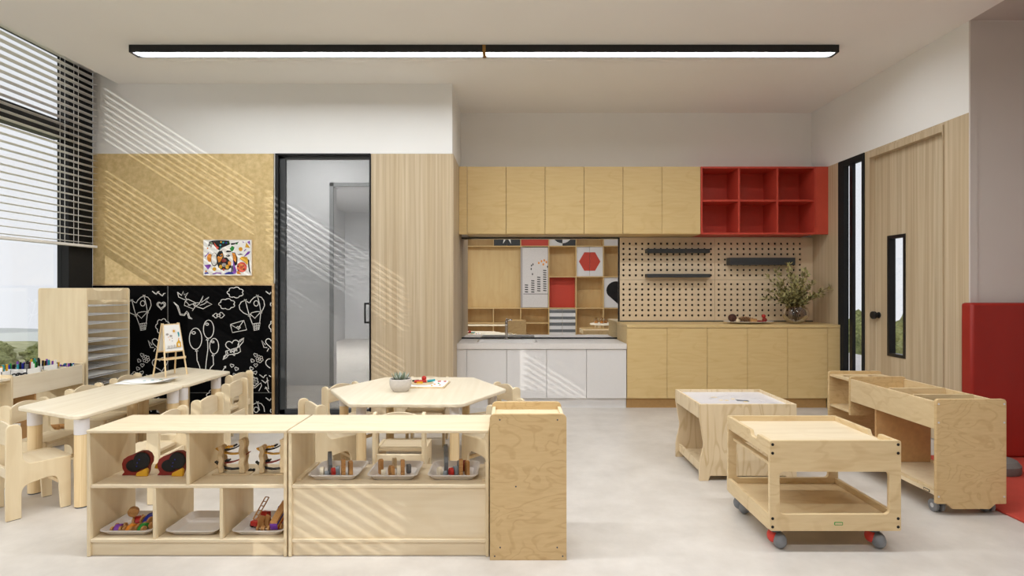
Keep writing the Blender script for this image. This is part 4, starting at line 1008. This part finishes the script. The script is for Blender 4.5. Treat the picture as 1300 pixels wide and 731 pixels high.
# succulent
t = thing('potted_succulent', 'small succulent in a grey concrete pot on the hexagonal table', 'potted plant', (-.725, 3.68, .5005))
pp = [(0, 0), (.042, 0), (.050, .004), (.066, .028), (.071, .055), (.070, .080), (.064, .080), (.064, .070)]
G().lathe(smoothprof(pp), seg=36).obj('pot', POTM, t); G().lathe([(.0641, .071), (0, .073)], seg=24).obj('soil', SOIL, t)
SUCL = plain('succulent_pale', (186, 194, 186), .5, noise=.2, nscale=40)
for ring, (n, r0, tilt, L) in enumerate(((10, .028, .75, .055), (8, .018, 1.1, .055), (5, .008, 1.4, .05))):
    for k in range(n):
        a = 2*PI*(k+ring*.4)/n; g = G(); o0 = 0; W = .010
        for i in range(6):
            u = i/5; wd = W*(math.sin(PI*min(1, u*.8+.22)))*(1 if u < .99 else .1); th = .005*(1-u*.8)
            z = L*u; bend = .012*u*u
            for q in range(6):
                an = 2*PI*q/6; g.v.append((wd*math.cos(an), -th*math.sin(an)+bend*-1, z))
        for i in range(5):
            for q in range(6): g.f.append((i*6+q, i*6+(q+1) % 6, i*6+6+(q+1) % 6, i*6+6+q))
        g.f.append((0, 1, 2, 3, 4, 5)); g.f.append((30, 31, 32, 33, 34, 35))
        M = Matrix.Translation((r0*math.cos(a), r0*math.sin(a), .07)) @ Matrix.Rotation(a-PI/2, 4, 'Z') @ Matrix.Rotation(-(PI/2-tilt), 4, 'X')
        g.xf(M).obj('leaf', SUCL if (k+ring) % 2 else SUCC, t)
# puzzle board on the hexagonal table
t = thing('puzzle_board', 'square wooden puzzle board with colourful pieces beside the succulent', 'puzzle', (-.575, 3.90, .5005), -.05)
G().prism(rrect(-.13, .13, -.13, .13, .012), 'z', 0, .010).obj('board', TOYPALE, t, bev=.001); G().prism(rrect(-.12, .12, -.12, .12, .01), 'z', .010, .0115).obj('printed_face', PAPER, t)
for x, y, m, r in ((.06, .08, TRED, .012), (.10, .08, TRED, .010), (.07, .0, TGRN, .007), (.05, -.04, TORG, .008), (.09, -.07, TOYWOOD, .008), (.0, .09, TYEL, .010), (.04, -.09, TYEL, .007)):
    G().cyl((x, y, .0115), (x, y, .016), r, 14).obj('piece', m, t)
t = thing('toy_palette', 'round wooden toy plate with red and teal pieces on the puzzle board', 'toy', (-.62, 3.90, .5126))
G().lathe([(0, 0), (.075, 0), (.08, .004), (.075, .006), (0, .006)], seg=30).obj('plate', TOYPALE, t)
G().tube([(-.05, -.02, .016), (.03, .0, .016)], .009, 10).obj('red_piece', TRED, t); G().ball((.012, .01, .034), .017, 14, 10).obj('red_knob', TRED, t)
G().tube([(.035, .01, .014), (.085, .03, .018)], .008, 10).obj('teal_piece', TEAL, t); G().box(-.03, .01, -.045, -.025, .006, .016).obj('yellow_piece', TYEL, t); G().tube([(-.07, .02, .014), (-.03, .04, .014)], .006, 8).obj('dark_piece', TBLK, t)
# papers on the long table
def sheet(x, y, z, rz, w_, h_, curl, lab, mats):
    t = thing('paper_sheet', lab, 'paper', (x, y, z), rz); n = 8; g = G()
    for i in range(n+1):
        u = -1+2*i/n
        for j in (0, 1): g.v.append((u*w_/2, (j-.5)*h_, curl*u*u*(1 if u > 0 else .6)))
    for i in range(n): g.f.append((2*i, 2*i+1, 2*i+3, 2*i+2))
    o = g.obj('sheet', PAPER, t, recalc=False); so = o.modifiers.new('thickness', 'SOLIDIFY'); so.thickness = .0012
    for k, (px_, py_, r, m) in enumerate(mats): G().cyl((px_, py_, .0012+curl*(px_*2/w_)**2*(1 if px_ > 0 else .6)), (px_, py_, .0022+curl*(px_*2/w_)**2*(1 if px_ > 0 else .6)), r, 10).obj('painted_dab', m, t)
sheet(-2.60, 4.03, .502, .25, .34, .20, .012, 'large white drawing sheet, lowest of the papers on the long table', [(-.06, .02, .012, TYEL), (.05, -.04, .010, TORG)])
sheet(-2.56, 4.02, .509, -.15, .30, .20, .016, 'white drawing sheet with curling edge, topmost of the papers on the long table', [(-.02, .03, .012, TEAL), (-.05, -.01, .010, TEAL), (.03, .05, .012, TGRN), (.07, .02, .009, TYEL)])

# easel
t = thing('toy_easel', 'small wooden double-sided easel with a child drawing on the long table', 'easel', (-2.625, 4.345, .5005), math.atan2(.143, .06))
# local x runs along the front board (near -> far), local -y is the drawing side
W2, Dp, Ht = .078, .07, .40
for s in (-1, 1):
    for sy in (-1, 1): G().tube([(s*W2*1.12, sy*Dp, 0), (s*W2*.82, sy*.006, Ht)], .0058, 8).obj('leg', LEGWOOD, t)
def fpt(x, u, sy): return (x, sy*(Dp + (.006-Dp)*u), Ht*u)
for sy in (-1, 1):
    u0, u1 = .47, .97; g = G()
    a, b, c, dd = fpt(-W2*.92, u0, sy), fpt(W2*.92, u0, sy), fpt(W2*.80, u1, sy), fpt(-W2*.80, u1, sy)
    g.add([a, b, c, dd] + [(p[0], p[1]+sy*.004, p[2]+.002) for p in (a, b, c, dd)], [(0,1,2,3),(4,5,6,7),(0,1,5,4),(1,2,6,5),(2,3,7,6),(3,0,4,7)])
    bo = g.obj('whiteboard', PAPER, t)
    if sy < 0:
        def ep(u, v): # u 0..1 across (left->right as seen), v 0..1 up
            uu = u0+.03+(u1-u0-.06)*v; x = (-1+2*u)*W2*(.86-.06*v); p = fpt(x, uu, -1); return (p[0], p[1]-.0062, p[2]+.001)
        def dab(pts, mat, lvl=0):
            g = G(); P_ = [Vector(ep(*p))+Vector((0, -.0006*lvl, 0)) for p in pts]; n = len(P_)
            g.v = [tuple(p) for p in P_] + [tuple(p+Vector((0, .0004, 0))) for p in P_]
            g.f = [tuple(range(n)), tuple(range(2*n-1, n-1, -1))] + [(i, (i+1) % n, n+(i+1) % n, n+i) for i in range(n)]
            g.obj('drawn_shape', mat, bo, smooth=0)
        dab(ngon(.60, .78, .07, 12, .055), TYEL)
        for k in range(8):
            a = 2*PI*k/8; ca, sa = math.cos(a), math.sin(a)
            dab([(.60+.095*ca-.012*sa, .78+.075*sa+.01*ca), (.60+.14*ca, .78+.11*sa), (.60+.095*ca+.012*sa, .78+.075*sa-.01*ca)], TORG)
        dab([(.82,.72),(.90,.74),(.93,.66),(.92,.56),(.86,.50),(.84,.60)], TEAL); dab([(.66,.08),(.95,.08),(.96,.28),(.88,.36),(.84,.46),(.78,.34),(.68,.26)], TYEL); dab([(.76,.12),(.88,.12),(.88,.24),(.76,.24)], TCRM, 1); dab([(.80,.40),(.90,.44),(.84,.48)], TORG, 1)
        for x, y, m in ((.22,.54,TORG),(.28,.42,TORG),(.45,.48,TDRD),(.44,.36,TGRY)): dab(ngon(x, y, .025, 8, .02), m)
        for x in (.12, .20, .30, .40, .50, .58): dab([(x, .06), (x+.04, .06), (x+.05, .16+.05*math.sin(x*30)), (x+.02, .20)], AGR)
        dab([(.06,.04),(.94,.04),(.94,.055),(.06,.055)], TGRY); dab(cloudp(.16, .66, .1, .05, 6, 3), AGR); dab(cloudp(.38, .58, .1, .05, 6, 3), AGR)
    g = G()
    for u in (u0-.01, u1): wx = W2*(1.12-.30*u); pa, pb = fpt(-wx, u, sy), fpt(wx, u, sy); g.tube([pa, pb], .0052, 8)
    g.obj('crossbar', LEGWOOD, t)
g = G(); g.box(-W2*1.06, W2*1.06, -Dp*.78-.006, Dp*.78+.006, .125, .131); g.box(-W2*1.06, W2*1.06, -Dp*.78-.010, -Dp*.78-.005, .125, .142); g.obj('shelf', LEGWOOD, t)
for x, m in ((-.05, TRED), (-.03, TORG), (.03, TEAL), (.05, TGRY)):
    o = G().tube([(x-.012, -.045, .1365), (x+.014, -.040, .1365)], .005, 8).obj('chalk_stick', m)
    o.matrix_world = Matrix.Translation(t.location) @ Matrix.Rotation(t.rotation_euler.z, 4, 'Z'); tag(o, {-.05: 'red', -.03: 'orange', .03: 'teal', .05: 'grey'}[x] + ' chalk stick on the shelf of the toy easel', 'chalk')

# ================================================================== DRYING RACK AND LEFT CART
RY0, RY1, RX0, RX1, RZ = 4.36, 4.855, -3.655, -3.28, 1.17
t = thing('drying_rack', 'tall birch paper drying rack with wire shelves before the black corner post', 'drying rack', (RX0, RY0, 0))
W, D = RX1-RX0, RY1-RY0
pr = rrect(0, W, .06, RZ, .018, 5, (0, 0, 1, 1))
G().prism(pr, 'y', 0, .018).obj('side_panel', BIRCH, t, bev=.003); G().prism(pr, 'y', D-.018, D).obj('side_panel', BIRCH, t, bev=.003)
hd = fillet([(.018, 1.075), (D-.018, 1.075), (D-.018, RZ-.002), (D-.06, RZ-.002), (D-.10, RZ-.022), (.12, RZ-.022), (.08, RZ-.002), (.018, RZ-.002)], [0, 0, 0, .01, .01, .01, .01, 0], 3)
G().prism(hd, 'x', W-.03, W-.014).obj('header', BIRCH, t, bev=.002)
G().box(.0, .012, .018, D-.018, .08, RZ-.03).obj('back_panel', BIRCH, t)
G().box(.0, W, .018, D-.018, .06, .08).obj('base_board', BIRCH, t)
wire = None
for k in range(14):
    if wire is None:
        g = G(); x0, x1, y0, y1 = .016, W-.004, .02, D-.02
        for a, b in (((x0, y0, 0), (x1, y0, 0)), ((x1, y0, 0), (x1, y1, 0)), ((x1, y1, 0), (x0, y1, 0)), ((x0, y1, 0), (x0, y0, 0))): g.tube([a, b], .0032, 6)
        for i in range(1, 18): y = y0+(y1-y0)*i/18; g.tube([(x0, y, 0), (x1, y, 0)], .0014, 4)
        for i in range(1, 5): x = x0+(x1-x0)*i/5; g.tube([(x, y0, 0), (x, y1, 0)], .0016, 4)
        wire = g.obj('wire_shelf', STEEL, t); o = wire
    else: o = wire.copy(); C.objects.link(o); o.parent = t
    o.location = (0, 0, 1.026-.0695*k)
for sx in (.03, W-.03):
    for sy in (.05, D-.05):
        c = G().cyl((sx-.01, sy, .028), (sx+.01, sy, .028), .028, 16).obj('caster', DGREYP, t)
for k, (xa, lab) in enumerate(((6, 'seventh'), (4, 'fifth'), (8, 'ninth'))):
    o = G().box(0, .26, 0, .36, 0, .002).obj('drying_paper', PAPER); o.location = (RX0+.07, RY0+.05, 1.026-.0695*xa+.0036); tag(o, 'white paper lying on the %s wire shelf of the drying rack' % lab, 'paper')

def bin_cart(name, lab, loc, rz, binlen, CART=CART, PLYFIG=PLYFIG):
    """local: y 0 = bin end panel, bins run to binlen, open end box beyond; x across"""
    t = thing(name, lab, 'bin cart', loc, rz); W = .36; L = binlen+.26
    ep = [(-W/2, .062), (-W/2+.055, .062), (-W/2+.085, .036), (W/2-.085, .036), (W/2-.055, .062), (W/2, .062), (W/2, .60), (-W/2, .60)]
    ep = fillet(ep, [.006, 0, 0, 0, 0, .006, .018, .018], 5)
    G().prism(ep, 'y', 0, .018).obj('end_panel', PLYFIG, t, bev=.002)
    G().prism(ep, 'y', L-.018, L).obj('end_panel', PLYFIG, t, bev=.002)
    G().prism(rrect(-W/2, W/2, .35, .60, .018, 5, (0, 0, 1, 1)), 'y', binlen, binlen+.016).obj('inner_panel', PLYFIG, t, bev=.002)
    for a in (-W/2+.002, W/2-.016): G().box(a, a+.014, .018, binlen, .442, .585).obj('bin_side', CART, t, bev=.002)
    G().box(-W/2+.016, W/2-.016, .018, binlen, .445, .457).obj('bin_floor', CART, t)
    for y in (binlen*.26, binlen*.53): G().box(-W/2+.016, W/2-.016, y-.005, y+.005, .457, .590).obj('bin_divider', CART, t, bev=.002)
    G().box(-W/2+.016, W/2-.016, binlen*.68, binlen*.68+.014, .124, .444).obj('support_panel', plain('shaded_ply', (196, 154, 104), .5, noise=.08), t)  # browner than the cart: shade below the bins put into the colour
    G().box(-W/2+.004, W/2-.004, .018, L-.018, .10, .122).obj('base_board', BIRCH, t, bev=.002)
    G().box(-W/2+.004, -W/2+.018, .018, L-.018, .122, .136).obj('base_rail', CART, t); G().box(W/2-.018, W/2-.004, .018, L-.018, .122, .136).obj('base_rail', CART, t)
    # end box
    G().prism([(-W/2+.006, binlen+.016), (W/2-.006, binlen+.016), (W/2-.006, L-.018), (-W/2+.006, L-.018)], 'z', .566, .58, holes=[ngon(-.08, binlen+.135, .058, 20), ngon(.085, binlen+.135, .058, 20)]).obj('cup_board', CART, t, smooth=0)
    G().box(-W/2+.006, W/2-.006, binlen+.016, L-.018, .362, .376).obj('box_shelf', CART, t, bev=.002)
    for sx in (-W/2+.012, W/2-.012):
        for z in (.48, .575, .1): G().cyl((sx, -.0012, z), (sx, .002, z), .005, 10).obj('screw', STEEL, t)
    G().prism(rrect(.05, .095, .104, .118, .005), 'x', -W/2+.002, -W/2+.0042).obj('name_plate', TBLK, t); G().prism(rrect(.054, .091, .107, .115, .003), 'x', -W/2+.0012, -W/2+.0022).obj('name_plate_face', TOYPALE, t)
    for sx in (-W/2+.05, W/2-.05):
        for sy in (.065, L-.065):
            c = G().cyl((sx, sy, .06), (sx, sy, .10), .012, 12).obj('caster', DGREYP, t)
            G().prism([(sy-.02, .034), (sy+.02, .034), (sy+.012, .066), (sy-.012, .066)], 'x', sx-.006, sx+.006).obj('fork', DGREYP, c)
            for q in (-.016, .016):
                G().cyl((sx+q-.008, sy, .033), (sx+q+.008, sy, .033), .033, 24).obj('wheel', GREYP, c, bev=.004); G().cyl((sx+q-.009, sy, .033), (sx+q+.009, sy, .033), .012, 14).obj('hub', STEEL, c)
    return t
bin_cart('bin_cart', 'long birch book cart on grey casters beside the red mat', (2.356, 2.90, 0), 0, .74)
bin_cart('bin_cart', 'long birch cart full of pens along the window before the drying rack', (-3.46, 4.34, 0), PI, .62, BIRCHY, BIRCH)
tag(G().box(-.10, .10, -.055, .055, 0, .06).obj('dark_book', DGREYP, bev=.002), 'dark book lying in the nearest bin of the long cart beside the red mat', 'book').location = (2.36, 3.01, .4575)
# pens in the left cart
PENC = [TBLK, TBLK, TBLK, TGRY, PAPER, TEAL, TEAL, TYEL, TRED, TBLU, TPUR, TGRN]
CN = {PAPER.name: 'white', TRED.name: 'red', TYEL.name: 'yellow', TBLU.name: 'blue', TGRN.name: 'green', TPUR.name: 'purple', TORG.name: 'orange', TBLK.name: 'black', TEAL.name: 'teal', TGRY.name: 'grey'}
def pen_box(x, y, w_, d_, n, lab, white=True):
    t = thing('pen_box', lab, 'pen box', (x, y, .4585))
    h_ = .155 if white else .11
    m = PAPER if white else TOYPALE
    g = G().box(-w_/2, w_/2, -d_/2, -d_/2+.004, 0, h_); g.box(-w_/2, w_/2, d_/2-.004, d_/2, 0, h_); g.box(-w_/2, -w_/2+.004, -d_/2, d_/2, 0, h_); g.box(w_/2-.004, w_/2, -d_/2, d_/2, 0, h_); g.box(-w_/2, w_/2, -d_/2, d_/2, 0, .004)
    g.obj('box', m, t)
    rnd = random.Random(int(y*100)+n)
    rows = 3
    for k in range(n):
        for r in range(rows):
            yy = -d_/2+.012+(d_-.024)*k/(n-1); xx = -w_/2+.02+(w_-.04)*r/(rows-1); pass
            hh = h_+rnd.uniform(.02, .045); tx, ty = rnd.uniform(-.012, .012), rnd.uniform(-.012, .012)
            tx, ty = tx*.5, ty*.5
            mcol = PENC[rnd.randrange(len(PENC))]
            pen = G().tube([(xx, yy, .005), (xx+tx, yy+ty, hh*.72)], .0055, 8).obj('marker_pen', PAPER if white else mcol); pen.location = (x, y, .4587)
            tag(pen, CN[mcol.name] + ' marker in ' + lab, 'pen', 'pens in the ' + lab)
            G().tube([(xx+tx, yy+ty, hh*.72), (xx+tx*1.4, yy+ty*1.4, hh)], .0062, 8).obj('cap', mcol, pen)
pen_box(-3.42, 4.095, .16, .13, 7, 'middle white pen box of the window cart')
pen_box(-3.38, 4.265, .14, .09, 7, 'wooden pen box of the window cart', False)
pen_box(-3.40, 3.935, .15, .12, 7, 'white pen box second from the near end')
pen_box(-3.46, 3.785, .15, .07, 5, 'small white pen box at the near end')
for k, (x, y) in enumerate(((-3.35, 3.83), (-3.35, 3.865))):
    t = thing('scissors', 'black-handled scissors standing in the window cart, %s pair' % ('near' if k == 0 else 'far'), 'scissors', (x, y, .459), .4)
    G().box(-.006, .006, -.001, .001, 0, .09).obj('blade', STEEL, t)
    g = G()
    for s in (-.017, .017): g.tube([(s+.014*math.cos(a), 0, .112+.018*math.sin(a)) for a in [2*PI*q/14 for q in range(15)]], .0045, 6, caps=False)
    g.obj('handles', TBLK, t)
# things on the lower board of the window cart
for k in range(4):
    o = G().tube([(-.05, 0, .018), (.05, 0, .018)], .018, 10).obj('wood_log', TOYWOOD, bev=.003); o.location = (-3.36+.01*k, 4.02+.04*k, .1375); o.rotation_euler = (0, 0, .2*k-.2)
    tag(o, 'short brown log on the lower board of the window cart, ' + ('nearest the camera', 'second from the camera', 'third from the camera', 'farthest from the camera')[k], 'log', 'logs on the window cart')
t = thing('picture_book', 'small yellow and black picture book standing on the window cart lower board', 'book', (-3.36, 3.80, .1375), .3)
G().box(-.045, .045, -.008, .008, 0, .12).obj('cover', PAPER, t); G().prism([(-.04, .004), (.04, .004), (.02, .045), (-.02, .05)], 'y', -.0095, -.008).obj('yellow_print', TYEL, t); G().prism(ngon(0, .075, .022, 12, .02), 'y', -.0095, -.008).obj('black_print', TBLK, t)

# ================================================================== LIGHT TABLE
LX0, LX1, LY0, LY1, LZ = 1.137, 1.727, 3.43, 3.94, .465
t = thing('light_table', 'raw birch ply sensory table with white top behind the wheeled trolley', 'table', (LX0, LY0, 0)); W, D = LX1-LX0, LY1-LY0
wav = [(0, .0), (0, .09), (.008, .14), (.024, .20), (.026, .23), (.016, .29), (.004, .36), (0, .39), (0, LZ)]
out = [(0, .0), (.055, 0), (.065, .03)] + [(W-.065, .03), (W-.055, 0), (W, 0)] + [(W-a, b) for a, b in wav[1:]] + [(a, b) for a, b in reversed(wav[1:])]
for y in (0, D-.018): G().prism(out, 'y', y, y+.018).obj('end_panel', PLYRAW, t, bev=.0015)
for a in (0, W-.016): G().box(a, a+.016, .018, D-.018, LZ-.088, LZ).obj('apron', PLYRAW, t, bev=.0015)
G().box(.016, W-.016, .018, D-.018, LZ-.03, LZ-.016).obj('top_panel', plain('opal_top', (226, 224, 228), .2, noise=.01), t)
G().box(.02, W-.02, .018, D-.018, .04, .058).obj('lower_shelf', PLYRAW, t); G().box(.02, .036, .018, D-.018, .058, .09).obj('shelf_rail', PLYRAW, t)
rnd = random.Random(9)
for k in range(16):
    x, y = rnd.uniform(.16, .46), rnd.uniform(.14, .42); c = ['light', 'yellow'][k % 2]
    m = col('print_grey', (196, 194, 196)) if k % 3 else col('print_yellow', (228, 200, 130))
    G().prism(ngon(x, y, rnd.uniform(.012, .024), 6, rnd.uniform(.008, .014), rnd.uniform(0, 3)), 'z', LZ-.0159, LZ-.0154).obj('print', m, t)
G().prism([(.30, .18), (.37, .16), (.38, .20), (.34, .21), (.31, .23)], 'z', LZ-.0159, LZ-.0150).obj('print', col('print_dark', (110, 116, 122)), t)

# ================================================================== TROLLEY
VX0, VX1, VY0, VY1, VB, VT = 1.14, 1.72, 2.50, 3.0, .096, .495
t = thing('wheeled_trolley', 'open birch trolley on grey and red casters in the right foreground', 'trolley', (VX0, VY0, 0)); W, D = VX1-VX0, VY1-VY0
o_ = rrect(0, W, VB, VT, .008, 4); h_ = rrect(.043, W-.05, VB+.073, VT-.137, .02, 5)
for y in (0, D-.018): G().prism(o_, 'y', y, y+.018, holes=[h_]).obj('end_frame', CART, t, bev=.0018, smooth=0)
nL = [(.018, VT-.068), (D-.018, VT-.068), (D-.018, VT-.002), (D*.42, VT-.002), (D*.42-.012, VT-.028), (D*.42-.07, VT-.028), (D*.42-.082, VT-.002), (.018, VT-.002)]
nL = fillet(nL, [0, 0, 0, .008, .012, .012, .008, 0], 3)
for a in (0, W-.018): G().prism(nL, 'x', a, a+.018).obj('side_rail', CART, t, bev=.0018)
for a in (0, W-.018): G().box(a, a+.018, .018, D-.018, VB, VB+.072).obj('lower_rail', CART, t, bev=.0018)
G().box(.018, W-.018, .018, D-.018, VT-.04, VT-.026).obj('top_board', BIRCHX, t)
G().box(.018, W-.018, .018, D-.018, VB+.03, VB+.044).obj('lower_board', CART, t)
G().box(.022, .05, .05, D-.03, VT-.125, VT-.113).obj('tray_runner', CART, t); G().box(W-.05, W-.022, .05, D-.03, VT-.125, VT-.113).obj('tray_runner', CART, t)
for sx in (.012, W-.013):
    for z in (VT-.017, VT-.055, VB+.018, VB+.055): G().cyl((sx, -.0012, z), (sx, .002, z), .0065, 12).obj('bolt', TBLK, t)
G().prism(rrect(W*.49, W*.555, VB+.026, VB+.040, .003), 'y', -.0015, 0).obj('badge', TGRN, t); G().prism(rrect(W*.495, W*.55, VB+.029, VB+.037, .002), 'y', -.0022, -.0014).obj('badge_face', TOYPALE, t)
for sx in (.045, W-.09):
    for sy in (.055, D-.055):
        c = G().cyl((sx, sy, .072), (sx, sy, VB), .014, 14).obj('caster', DGREYP, t)
        g = G().ball((sx+.02, sy-.008, .036), .036, 22, 14, (.8, 1, 1)); g.obj('wheel', GREYP, c)
        G().ball((sx+.001, sy+.016, .046), .031, 18, 12, (.8, 1, 1)).obj('cover', CASTRED if sy < .1 else GREYP, c)
        G().box(sx-.02, sx+.02, sy-.02, sy+.02, .078, .086).obj('swivel_plate', DGREYP, c)

# ================================================================== RED CORNER
tag(G().box(0, 3.4, 0, 1.37, 0, .012).obj('red_floor_mat', REDMAT, bev=.003), 'flat red floor mat right of the book cart', 'mat').location = (2.545, 2.55, .0005)
t = thing('wall_pad', 'tall dark red padded panel standing against the grey wall', 'wall pad', (3.135, 3.855, .013))
G().box(0, 1.2, 0, .10, 0, 1.055).obj('pad', REDPAD, t, bev=.018)
tag(G().lathe([(0, 0), (.135, 0), (.14, .01), (.14, .05), (.12, .075), (.06, .085), (0, .087)], seg=36).obj('stepping_stone', plain('grey_rubber', (116, 112, 108), .7, noise=.06)), 'round grey stepping stone on the red mat behind the cart', 'stepping stone').location = (3.06, 3.60, .0127)

# ================================================================== CUBBY WALL BEHIND THE CAMERA (seen in the mirror)
KY = -1.60; kx = [-1.10, -.45, .21, .89, 1.55, 2.21, 2.87]; kz = [.02, .32, .68, 1.44, 2.18, 2.86]
t = thing('cubby_wall', 'wide wall of wooden cubbies behind the camera, seen in the mirror', 'shelf', (0, KY, 0))
D = .34; th = .022
g = G().box(kx[0]-.05, kx[-1]+.05, -D, -D+.01, 0, 2.9); g.obj('back_panel', BACKWOOD, t)
for x in kx[:1] + kx[3:]: G().box(x-th/2, x+th/2, -D+.01, 0, 0, 2.9).obj('upright', BACKWOOD, t)
for x in kx[1:3]:
    for a, b in ((0, .669), (2.191, 2.9)): G().box(x-th/2, x+th/2, -D+.01, -.001, a, b).obj('upright', BACKWOOD, t)
for z in (.68, 2.18): G().box(kx[0], kx[-1], -D+.01, .001, z-th/2, z+th/2).obj('shelf_board', BACKWOOD, t)
G().box(kx[3], kx[-1], -D+.01, .001, 1.44-th/2, 1.44+th/2).obj('shelf_board', BACKWOOD, t); G().box(kx[0], kx[3], -D+.01, .001, .32-th/2, .32+th/2).obj('shelf_board', BACKWOOD, t)
G().box(kx[0]-.02, kx[-1]+.02, -D+.01, .001, 0, .03).obj('shelf_board', BACKWOOD, t); G().box(kx[0]-.02, kx[-1]+.02, -D+.01, .001, 2.88, 2.9).obj('shelf_board', BACKWOOD, t)
G().box(kx[0]+.011, kx[2]-.0, -D+.16, -D+.18, .692, 2.168).obj('panel', BACKWOOD, t)
wb = G().box(kx[2]+.02, kx[3]-.02, -.05, -.03, .70, 2.15).obj('white_board', plain('board_grey_white', (212, 206, 202), .5), t)
G().box(kx[2], kx[2]+.045, -D+.01, -.028, .692, 2.168).obj('board_edge', AGR, t)
def wbp(x, y): return (.21+(x-420)/155*.68, 2.18-(y-103)/360*1.5)
for pts in ([(435,380),(570,380)],):
    pp_ = [wbp(*p) for p in pts]; G().box(pp_[0][0], pp_[1][0], -.0299, -.0285, pp_[0][1]-.006, pp_[0][1]+.006).obj('drawing', TBLK, wb)
for xc, yt in ((452, 325), (487, 300), (520, 280), (553, 240)):
    for k in range(int((378-yt)/13)):
        y0 = yt+k*13; a = wbp(xc-9, y0); b = wbp(xc+9, y0+7); q = .018
        G().prism([(a[0], a[1]), (b[0], a[1]-.006), (b[0], b[1]), (a[0], b[1]+.006)], 'y', -.0299, -.0288).obj('drawing', TBLK, wb, smooth=0)
for x, y in ((520,200),(535,190),(550,185),(545,208),(562,195)): c = wbp(x, y); G().prism(ngon(c[0], c[1], .022, 8, .03), 'y', -.0299, -.0286).obj('drawing', TORG, wb)
for x, y in ((480,215),(488,208),(478,235),(485,265),(568,222)): c = wbp(x, y); G().prism(ngon(c[0], c[1], .014, 8, .028), 'y', -.0299, -.0286).obj('drawing', TBLK, wb)
def fill(i, j, mat, name, split=False, y=-.03):
    a, b, c, dd = kx[i]+th/2+.002, kx[i+1]-th/2-.002, kz[j]+th/2+.002, kz[j+1]-th/2-.002
    if not split: return [G().box(a, b, y-.018, y, c, dd).obj(name, mat, t, bev=.002)], (a, b, c, dd)
    m = (a+b)/2; return [G().box(a, m-.003, y-.018, y, c, dd).obj(name, mat, t, bev=.002), G().box(m+.003, b, y-.018, y, c, dd).obj(name, mat, t, bev=.002)], (a, b, c, dd)
fill(3, 2, RED, 'red_panel', y=-.2); fill(2, 4, RED, 'red_panel')
ds, (a, b, c, dd) = fill(4, 3, WHITE, 'cubby_door', True)
cx, cz = (a+b)/2, (c+dd)/2
for i, s in enumerate((-1, 1)):
    R = .26; hp = [(cx+s*.003, cz-R*.86), (cx+s*R*.5, cz-R*.86), (cx+s*R, cz), (cx+s*R*.5, cz+R*.86), (cx+s*.003, cz+R*.86)]
    G().prism(hp, 'y', -.03, -.0285).obj('red_print', RED, ds[i], smooth=0)
fill(3, 0, WHITE, 'cubby_door', True); ds, (a, b, c, dd) = fill(3, 1, WHITE, 'cubby_door', True)
for q in range(4):
    z = .10+q*.155
    for i in (0, 1):
        m = (kx[3]+kx[4])/2; xa, xb = (kx[3]+.015, m-.004) if i == 0 else (m+.004, kx[4]-.015)
        G().box(xa, xb, -.03, -.0285, z, z+.07).obj('grey_stripe', TGRY, ds[i])
ds, (a, b, c, dd) = fill(5, 2, WHITE, 'cubby_door'); G().prism([(a+.42, c+.02)] + [(a+.30+.24*math.cos(k*PI/12), c+.42+.22*math.sin(k*PI/12)) for k in range(-1, 15)], 'y', -.03, -.0285).obj('black_print', TBLK, ds[0], smooth=0)
ds, (a, b, c, dd) = fill(1, 4, DARKGREY, 'cubby_door', True)
ds2, (a, b, c, dd) = fill(3, 4, WHITE, 'cubby_door', True); m = (a+b)/2
G().box(m+.004, b, -.03, -.0285, c, dd).obj('dark_print', DARKGREY, ds2[1])
for s in (-1, 1): G().prism([(m+s*.004, c+.30)] + [(m+s*(.004+.24*math.sin(k*PI/12)), c+.30-.24*math.cos(k*PI/12)) for k in range(0, 7)], 'y', -.0285, -.027).obj('round_print', DARKGREY if s < 0 else WHITE, ds2[0 if s < 0 else 1], smooth=0)
m = (kx[1]+kx[2])/2; cz = kz[4]+.3
for i, s in enumerate((-1, 1)):
    pp_ = [(m+s*.004, cz-.1)] + [(m+s*max(.004, r*math.sin(k*PI/8)), cz-r*math.cos(k*PI/8)) for k, r in ((1, .26), (2, .1), (3, .26), (4, .1), (5, .26), (6, .1), (7, .26))] + [(m+s*.004, cz+.1)]
    G().prism(pp_, 'y', -.03, -.0285).obj('star_print', PAPER, ds[i], smooth=0)
fill(5, 4, WHITE, 'cubby_door')
# small round table with jars beside the camera, seen in the mirror
t = thing('round_table', 'small round birch table right of the camera, seen in the mirror', 'table', (1.82, 1.35, 0))
G().lathe([(0, .476), (.34, .476), (.345, .488), (.34, .5), (0, .5)], seg=36).obj('tabletop', BIRCHY, t)
for s in (-.2, .2):
    for q in (-.2, .2): G().cyl((s, q, 0), (s, q, .476), .026, 16).obj('leg', LEGWOOD, t)
for k, (x, y) in enumerate(((1.60, 1.30), (1.70, 1.36), (1.78, 1.30))):
    t = thing('glass_jar', 'small glass jar on the round table right of the camera, %s' % ('leftmost', 'middle one', 'rightmost')[k], 'jar', (x, y, .5005))
    G().lathe([(0, .002), (.035, .002), (.038, .02), (.038, .07), (.026, .09)], seg=20).obj('glass_body', CLEARG, t); G().lathe([(.028, .09), (.028, .105), (.0, .107)], seg=20).obj('lid', BRASS, t); G().lathe([(0, .004), (.033, .004), (.033, .045), (0, .047)], seg=16).obj('contents', TORG, t)
